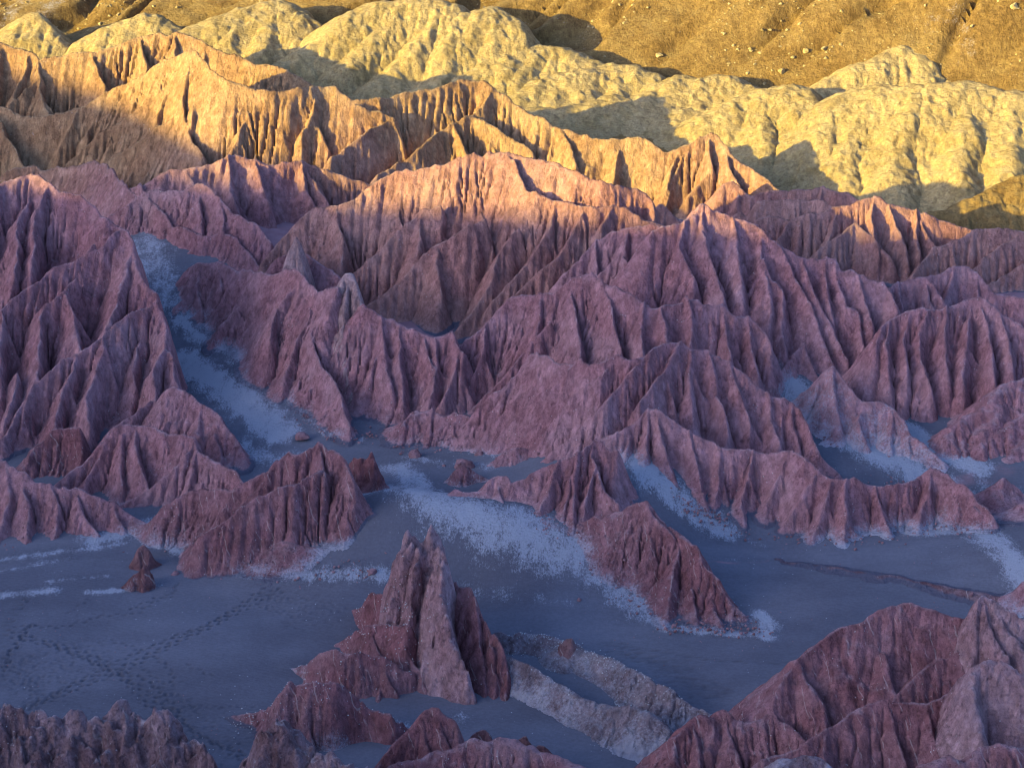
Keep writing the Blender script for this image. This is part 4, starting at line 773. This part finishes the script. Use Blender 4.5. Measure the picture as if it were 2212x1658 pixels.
R('rock_ridge','ochre ridge with a tall pointed peak and sunlit crest at the back','ridge',[(-100,400),(300,430),(700,440),(1200,470),(1700,500)],
  [(-80,230),(0,228),(25,240),(63,247),(108,247),(138,240),(175,227),(213,207),(238,190),(275,172),(313,152),(350,132),(383,115),(410,107),(425,112),(450,140),(475,160),(500,172),(553,189),(590,194),(628,190),(665,184),(703,181),(723,187),(743,200),(765,212),(790,215),(823,212),(853,205),(890,197),(928,190),(965,180),(993,172),(1023,171),(1043,175),(1065,187),(1105,214),(1155,247),(1205,270),(1245,285),(1280,297),(1318,299),(1375,294),(1393,297),(1435,327),(1468,317),(1518,297),(1535,286),(1548,292),(1568,317),(1593,342),(1618,355),(1658,390),(1690,420)],
  [[(410,107),(405,175),(396,212),(400,260),(410,300),(438,330)],[(370,250),(313,292),(270,325),(233,350)],[(300,230),(250,262),(175,320),(138,357)],[(770,225),(853,250),(803,275),(758,307),(713,340)],[(1065,190),(1045,225),(1020,245),(985,262),(953,282),(903,322),(865,350),(815,380)],[(983,262),(993,287),(1008,327),(1012,350)],[(1020,245),(1060,270),(1110,300),(1150,320)],
   [(1535,288),(1530,330),(1540,360),(1510,395),(1490,420)],[(1205,270),(1230,310),(1245,350)],[(175,227),(160,270),(130,310)],[(1468,317),(1450,360),(1440,400)],[(1568,320),(1575,360),(1600,400)]],
  s=1.0,auto=1.05,salt=0,autolen=9)
R('rock_ridge','ochre crest behind the tall pointed peak','ridge',[(60,330),(700,330)],
  [(80,135),(98,120),(150,115),(200,110),(250,97),(300,77),(350,67),(370,72),(385,65),(410,70),(438,85),(475,107),(513,120),(553,137),(590,140),(613,146),(640,162),(678,186),(700,200)],[[(380,68),(378,110),(380,150)],[(300,77),(310,120),(320,170)],[(200,110),(210,150),(230,190)],[(438,85),(440,120)]],s=1.0,auto=1.0,salt=0)
R('rock_ridge','ochre headland with a shaded side at the frame edge below the pale hills','ridge',[(-120,330),(150,330)],[(-80,85),(0,92),(38,102),(75,115),(83,124),(84,145),(88,160),(86,177),(95,225),(108,250)],[[(60,110),(50,160),(30,200)],[(86,165),(60,190),(20,220)],[(0,92),(-5,150),(-15,200)]],s=1.0,auto=.9,salt=0)
R('rock_ridge','dark lower corner ridge under the ochre headland','ridge',[(-100,430),(120,430)],[(-60,235),(0,258),(13,290),(25,305),(50,355),(60,380)],(),s=1.0,auto=.9,salt=0)
R('rock_ridge','ochre ridge with rounded sunlit top before the big pale hill','ridge',[(1620,610),(1900,620),(2150,610)],
  [(1640,470),(1658,467),(1708,467),(1753,460),(1790,452),(1813,445),(1833,440),(1870,430),(1893,423),(1908,427),(1923,437),(1950,444),(1983,452),(2033,470),(2070,483),(2103,496),(2120,510)],
  [[(1640,432),(1683,428),(1720,431),(1770,427),(1788,435),(1810,446)],{'p':[(1768,535),(1818,502),(1840,482),(1849,476),(1858,482),(1883,507),(1908,535),(1933,562)]},[(1893,423),(1885,470),(1890,520),(1900,540)],[(1923,437),(1940,480),(1960,530),(1965,570)],[(1983,452),(1985,500),(1990,550)],[(1813,445),(1800,490),(1780,530)],[(1708,467),(1690,500),(1670,520)]],mat='ochre',s=1.0,auto=1.0,salt=.05)
R('rock_ridge','ochre ridge end with slanting shadow edge at the frame edge','ridge',[(1950,640),(2280,640)],[(1975,590),(1985,575),(2020,532),(2058,522),(2080,508),(2103,494),(2133,488),(2183,494),(2211,496),(2280,500)],[[(2058,522),(2065,560),(2080,590)],[(2260,480),(2211,502),(2170,527),(2140,547),(2108,577)],[(2260,540),(2211,570),(2170,592),(2140,613)]],mat='ochre',s=1.0,auto=1.0,salt=.05)
R('rock_outcrop','small sunlit crag in the gap beside the golden knob','outcrop',[(1390,560),(1500,560)],[(1405,470),(1415,448),(1424,440),(1432,446),(1450,462),(1465,476)],(),mat='ochre',s=1.1,k=1.7,auto=.8,salt=0,jag=.3)
R('rock_outcrop','row of small sunlit crags right of the golden knob','outcrop',[(1560,560),(1700,560)],[(1580,470),(1592,460),(1605,459),(1620,468),(1632,466),(1645,462),(1658,472),(1670,480)],(),mat='ochre',s=1.1,k=1.6,auto=.8,salt=0,jag=.35)
R('rock_ridge','low dark-backed ridge with sunlit lip in front of the big pale hill','ridge',[(1560,520),(1900,520)],[(1560,395),(1580,391),(1620,420),(1700,408),(1760,408),(1780,400),(1808,410),(1835,411),(1860,430)],[[(1580,391),(1590,420)],[(1780,400),(1775,430)]],mat='ochre',s=1.0,auto=1.0,salt=0)
# ------------------------------------------------------------------ pale rounded hills
HK = dict(asym=.6,s=.55,k=.88,kb=1.0,mat='pale',auto=.25,jag=.25,r=2.6,salt=0,flute=.10,erosion=.2,rough=.13,warp=1.0,autolen=10,fillet=2.0,spur_name='flank',res=1.0)
def hill(label, base, crest, spurs=(), **kw):
    a = dict(HK); a.update(kw); return R('hill', label, 'hill', base, crest, spurs, **a)
hill('little pale pyramid hill with shaded flank near the upper frame corner',[(-60,150),(200,150)],[(-30,95),(0,80),(38,50),(65,28),(83,26),(98,40),(113,62),(150,100)],s=.8,k=.95,r=1.2)
hill('pale crumbly hill behind the ochre crest beside the little pyramid hill',[(150,160),(420,160)],[(168,112),(200,87),(225,60),(275,40),(315,27),(345,32),(375,50),(395,62)],s=.7,k=.85,r=1.6)
hill('smooth pale hill at the top edge behind the tall pointed peak',[(380,190),(700,190)],[(405,72),(440,50),(475,37),(525,15),(553,9),(603,-2),(628,8),(653,30)],[[(600,0),(580,60),(560,120)],[(525,15),(500,80),(470,110)]])
hill('large pale hill with long diagonal flanks in the middle of the top edge',[(560,225),(800,230),(1050,230)],[(740,40),(765,25),(828,2),(890,-4),(953,0),(978,7),(1000,37),(1008,70)],[[(765,25),(728,50),(678,100),(615,137),(580,160)],[(853,37),(778,112),(693,180)],[(953,0),(930,60),(870,130),(800,190)],[(990,20),(985,80),(960,140),(930,180)]],s=.6,k=.97)
hill('pale hill with dark gully side just right of the large top hill',[(980,220),(1180,220)],[(990,50),(1003,27),(1030,20),(1058,17),(1090,32),(1110,45),(1125,80)],[[(1030,20),(1010,70),(1000,105)]],s=.65,k=.85,r=1.8)
hill('pale hill with broad shaded back below the scree slope',[(960,240),(1360,235)],[(983,177),(1028,145),(1065,125),(1105,108),(1168,95),(1218,100),(1268,117),(1300,137)],[[(1168,95),(1130,150),(1120,190)]],s=.55,k=.91)
hill('double-humped pale hill at the foot of the scree slope',[(1080,262),(1450,258)],[(1105,214),(1155,180),(1218,157),(1280,147),(1330,137),(1375,142),(1413,155),(1422,182)],[[(1280,147),(1270,180),(1230,215)],[(1330,137),(1340,180),(1330,210)],[(1218,157),(1200,190),(1170,210)]],s=.5,k=.85)
hill('two smooth pale domes beside the double-humped hill',[(1370,285),(1700,280)],[(1395,206),(1425,180),(1480,162),(1510,170),(1530,172),(1555,162),(1580,164),(1618,180),(1650,194)],[[(1480,163),(1460,200),(1440,230)],[(1525,172),(1520,210),(1515,240)]],s=.5,k=.85)
hill('low pale swell with striped shadow in the hollow before the domes',[(1120,310),(1600,320)],[(1143,236),(1200,232),(1260,225),(1305,214),(1330,207),(1355,215),(1418,227),(1480,232),(1535,246)],[[(1330,207),(1320,250),(1290,280)],[(1480,232),(1470,260),(1450,290)]],s=.4,k=.73)
hill('pale crusted hill flank beside the gully of the biggest hill',[(1500,360),(1620,390),(1830,430)],[(1520,262),(1540,240),(1580,217),(1658,191),(1715,182),(1740,187),(1765,215),(1783,240)],[[(1715,182),(1740,240),(1770,300),(1790,350)],[(1658,191),(1650,250),(1660,310)]],s=.5,k=.87)
hill('biggest pale crusted hill filling the frame edge above the ochre ridges',[(1760,440),(2000,490),(2300,500)],[(1783,250),(1795,225),(1808,212),(1883,185),(1958,185),(2033,176),(2095,175),(2158,190),(2211,202),(2290,215)],[[(1883,185),(1850,260),(1830,330),(1830,400)],[(1990,183),(1960,260),(1940,340),(1960,430)],[(2095,175),(2100,250),(2080,340),(2090,420)],[(2180,195),(2190,280),(2180,360)]],s=.48,k=.82)
hill('pale pointed hill with black shadow standing against the scree slope',[(1740,260),(2060,260)],[(1775,182),(1833,147),(1883,127),(1940,103),(1965,98),(1978,102),(2003,130),(2012,160)],[[(1950,103),(1945,140),(1930,170)]],s=.7,k=.85,r=1.3)
hill('small pale peak on the shoulder of the biggest hill',[(2000,250),(2200,250)],[(2025,178),(2070,160),(2110,152),(2133,165),(2160,192)],s=.65,k=.85,r=1.2)
hill('olive brown hill at the frame edge before the biggest hill',[(1980,545),(2300,560)],[(2000,470),(2010,460),(2058,449),(2095,432),(2133,414),(2211,382),(2280,360)],[[(2133,414),(2120,450),(2110,480)],[(2211,382),(2190,430),(2190,480)]],s=.7,k=.9,mat='slope',r=1.0)

# ------------------------------------------------------------------ stones, boulders
def ico(sub=1):
    t = (1 + 5 ** .5) / 2
    V = [(-1,t,0),(1,t,0),(-1,-t,0),(1,-t,0),(0,-1,t),(0,1,t),(0,-1,-t),(0,1,-t),(t,0,-1),(t,0,1),(-t,0,-1),(-t,0,1)]
    F = [(0,11,5),(0,5,1),(0,1,7),(0,7,10),(0,10,11),(1,5,9),(5,11,4),(11,10,2),(10,7,6),(7,1,8),(3,9,4),(3,4,2),(3,2,6),(3,6,8),(3,8,9),(4,9,5),(2,4,11),(6,2,10),(8,6,7),(9,8,1)]
    V = [np.array(v) / np.linalg.norm(v) for v in V]
    for _ in range(sub):
        c = {}; G = []
        def mid(a, b):
            k_ = (min(a, b), max(a, b))
            if k_ not in c: m = V[a] + V[b]; V.append(m / np.linalg.norm(m)); c[k_] = len(V) - 1
            return c[k_]
        for a, b, d in F:
            ab, bd, da = mid(a, b), mid(b, d), mid(d, a); G += [(a, ab, da), (b, bd, ab), (d, da, bd), (ab, bd, da)]
        F = G
    return np.array(V), np.array(F)
def rock_shape(sub, seed, ang=.35):
    V, F = ico(sub); r_ = np.random.default_rng(seed); r = np.ones(len(V))
    for _ in range(9):                                   # planes knocked off a round block
        n = r_.normal(size=3); n /= np.linalg.norm(n); d = r_.uniform(.55, .9); k_ = V @ n
        r = np.minimum(r, np.where(k_ > .15, d / np.maximum(k_, .15), 9))
    r *= 1 + ang * .35 * r_.normal(size=len(V)) * (.5 if sub > 1 else 1)
    return V * r[:, None] * np.array([1, r_.uniform(.7, 1), r_.uniform(.55, .85)]), F
def stone_mat(name, c1, c2):
    m, nt, b = mat_new(name); n = NB(nt); p = n.pos()
    col = n.mix(n.ramp(n.noise(p, 1.3, 4, .7), .35, .65), c1, c2)
    n.put(b.inputs['Base Color'], col); n.put(b.inputs['Normal'], n.bump(n.noise(p, 6, 5, .7), .08)); return m
MAT['stone_white'] = stone_mat('salt_stone', (.42, .40, .41), (.58, .57, .58))
MAT['stone_red'] = stone_mat('red_brown_stone', (.21, .10, .108), (.33, .185, .2))
MAT['stone_gold'] = stone_mat('ochre_stone', (.28, .19, .08), (.44, .33, .17))
def scatter(name, label, pts, sizes, mat, seed, zfun, cat):
    r_ = np.random.default_rng(seed); base = [rock_shape(0, 100 + i, .5) for i in range(6)]
    z = zfun(pts[:, 0], pts[:, 1]); VV = []; FF = []; n0 = 0
    for (x, y), zz, s_ in zip(pts, z, sizes):
        V, F = base[r_.integers(6)]; a = r_.uniform(0, 6.28); c, q = math.cos(a), math.sin(a)
        W = V * s_ * .5; W = np.stack([W[:, 0] * c - W[:, 1] * q, W[:, 0] * q + W[:, 1] * c, W[:, 2]], 1) + [x, y, zz + s_ * .1]
        VV.append(W); FF.append(F + n0); n0 += len(V)
    o = mesh_obj(name, np.vstack(VV), np.vstack(FF), mat, smooth_=False); STAT['tris'] += sum(map(len, FF))
    tag(o, label, kind='stuff'); return o
rs = np.random.default_rng(77)
def along(lines, n, spread):
    out = []
    for ln in lines:
        P = np.array([on_floor(*q) for q in ln]); P = resample(P, .3)
        for _ in range(n):
            p = P[rs.integers(len(P))]; out.append((p[0] + rs.normal(0, spread), p[1] + rs.normal(0, spread)))
    return np.array(out)
p1 = along([[(1090,1425),(1205,1490),(1320,1540),(1420,1580)], [(1110,1380),(1250,1425),(1380,1475),(1500,1540)]], 900, .8)
scatter('stone_scatter', 'pale stones strewn over the low pebbly ridges', p1, rs.uniform(.06, .20, len(p1)), 'stone_white', 1, surf_z, 'stones')
p2 = along([[(500,1550),(640,1590),(800,1580),(900,1570)], [(640,1445),(760,1480),(860,1480)], [(740,1390),(850,1430),(920,1480)], [(760,1325),(860,1330)]], 330, .9)
scatter('stone_scatter', 'pale stones at the feet of the short ridges by the spire', p2, rs.uniform(.05, .18, len(p2)), 'stone_white', 2, surf_z, 'stones')
p3 = along([[(290,1150),(420,1185),(560,1230),(700,1238),(840,1235)], [(1440,1345),(1560,1355),(1640,1360)], [(1560,1130),(1700,1165),(1850,1170),(2000,1145),(2130,1140)], [(870,960),(1000,975),(1080,1000),(1050,1030)],
 [(0,1178),(100,1176),(220,1168)], [(640,880),(740,945),(840,940)], [(1250,1160),(1330,1230),(1400,1320)], [(1480,1080),(1560,1125)], [(850,925),(960,960),(1080,975),(1180,1000)], [(1100,1110),(1220,1145)], [(1780,960),(1900,1020),(2050,1060)]], 240, 1.0)
scatter('stone_scatter', 'mauve rock fragments fallen along the feet of the ridges round the sand', p3, .07 + .38 * rs.random(len(p3)) ** 2.5, 'stone_red', 3, surf_z, 'stones')
p4 = np.array([on_floor(rs.uniform(0, 2211), rs.uniform(1190, 1640))[:2] for _ in range(420)])
scatter('stone_scatter', 'lone pebbles lying on the open sand', p4, rs.uniform(.05, .16, len(p4)), 'stone_red', 4, surf_z, 'stones')
# rubble of the far mountainside
mz = lambda x, y: mountain_z(np.asarray(x), np.asarray(y)) - .1
pm = []
while len(pm) < 7000:
    x, y = rs.uniform(-95, 95), rs.uniform(312, 372)
    if fbm2(np.array([(.8 * x - .6 * y) / 11.]), np.array([(x + y) / 60.]), 2)[0] + rs.normal(0, .25) > .12: pm.append((x, y))
pm = np.array(pm)
scatter('rubble', 'ochre rubble strewn in streaks over the far mountainside', pm, .22 + .75 * rs.random(len(pm)) ** 3.5, 'stone_gold', 5, mz, 'rubble')
BOULD = [rock_shape(2, 300 + i, .25) for i in range(6)]; BM = {}
def boulder(label, xyz, size, mat, i, group=None, squash=1.0):
    key = (i % 6, mat)
    V, F = BOULD[i % 6]
    if key not in BM:
        o = mesh_obj('boulder', V * [1, 1, 1], F, mat, smooth_=False); BM[key] = o.data
    else:
        o = bpy.data.objects.new('boulder', BM[key]); COL.objects.link(o)
    o.location = xyz; o.scale = (size * .5, size * .5, size * .5 * squash); o.rotation_euler = (0, 0, i * 1.7); STAT['tris'] += len(F)
    return tag(o, label, 'boulder', group)
for i, (px, py, sz, mt, lb) in enumerate([
 (652,946,1.6,'stone_red','low dark boulder lying alone at the foot of the salt slope'),(898,986,1.7,'stone_red','lone reddish boulder on the sandy valley head'),
 (866,980,.45,'stone_red','tiny rock beside the lone boulder on the valley head'),(1003,1013,2.2,'stone_red','large broken boulder before the little cones of the valley head'),
 (1035,985,1.1,'stone_red','middling boulder behind the large broken boulder'),(958,1010,.7,'stone_red','small boulder on the pale sand of the valley head'),
 (378,1240,.8,'stone_red','flat dark stone right of the lone pointed rock'),(1250,1296,.5,'stone_red','small dark stone on the sand before the rock pyramid'),
 (2098,1290,.6,'stone_red','small stone on the dune beside the corner ridge'),(805,1238,.9,'stone_red','small block at the foot of the dark cliff end')]):
    p = on_floor(px, py); z = float(surf_z(p[0], p[1])[0]); boulder(lb, (p[0], p[1], z + sz * .12), sz, mt, i)
k_ = 0
for _ in range(400):
    if k_ >= 46: break
    x, y = rs.uniform(15, 88), rs.uniform(318, 358)
    k_ += 1; sz = rs.uniform(.7, 1.5); boulder('ochre boulder resting among the rubble of the far mountainside', (x, y, float(mz([x], [y])[0]) + sz * .15), sz, 'stone_gold', k_, 'boulders on the far mountainside')
print('script', round(time.time() - T0, 1), 's  tris', STAT['tris'])
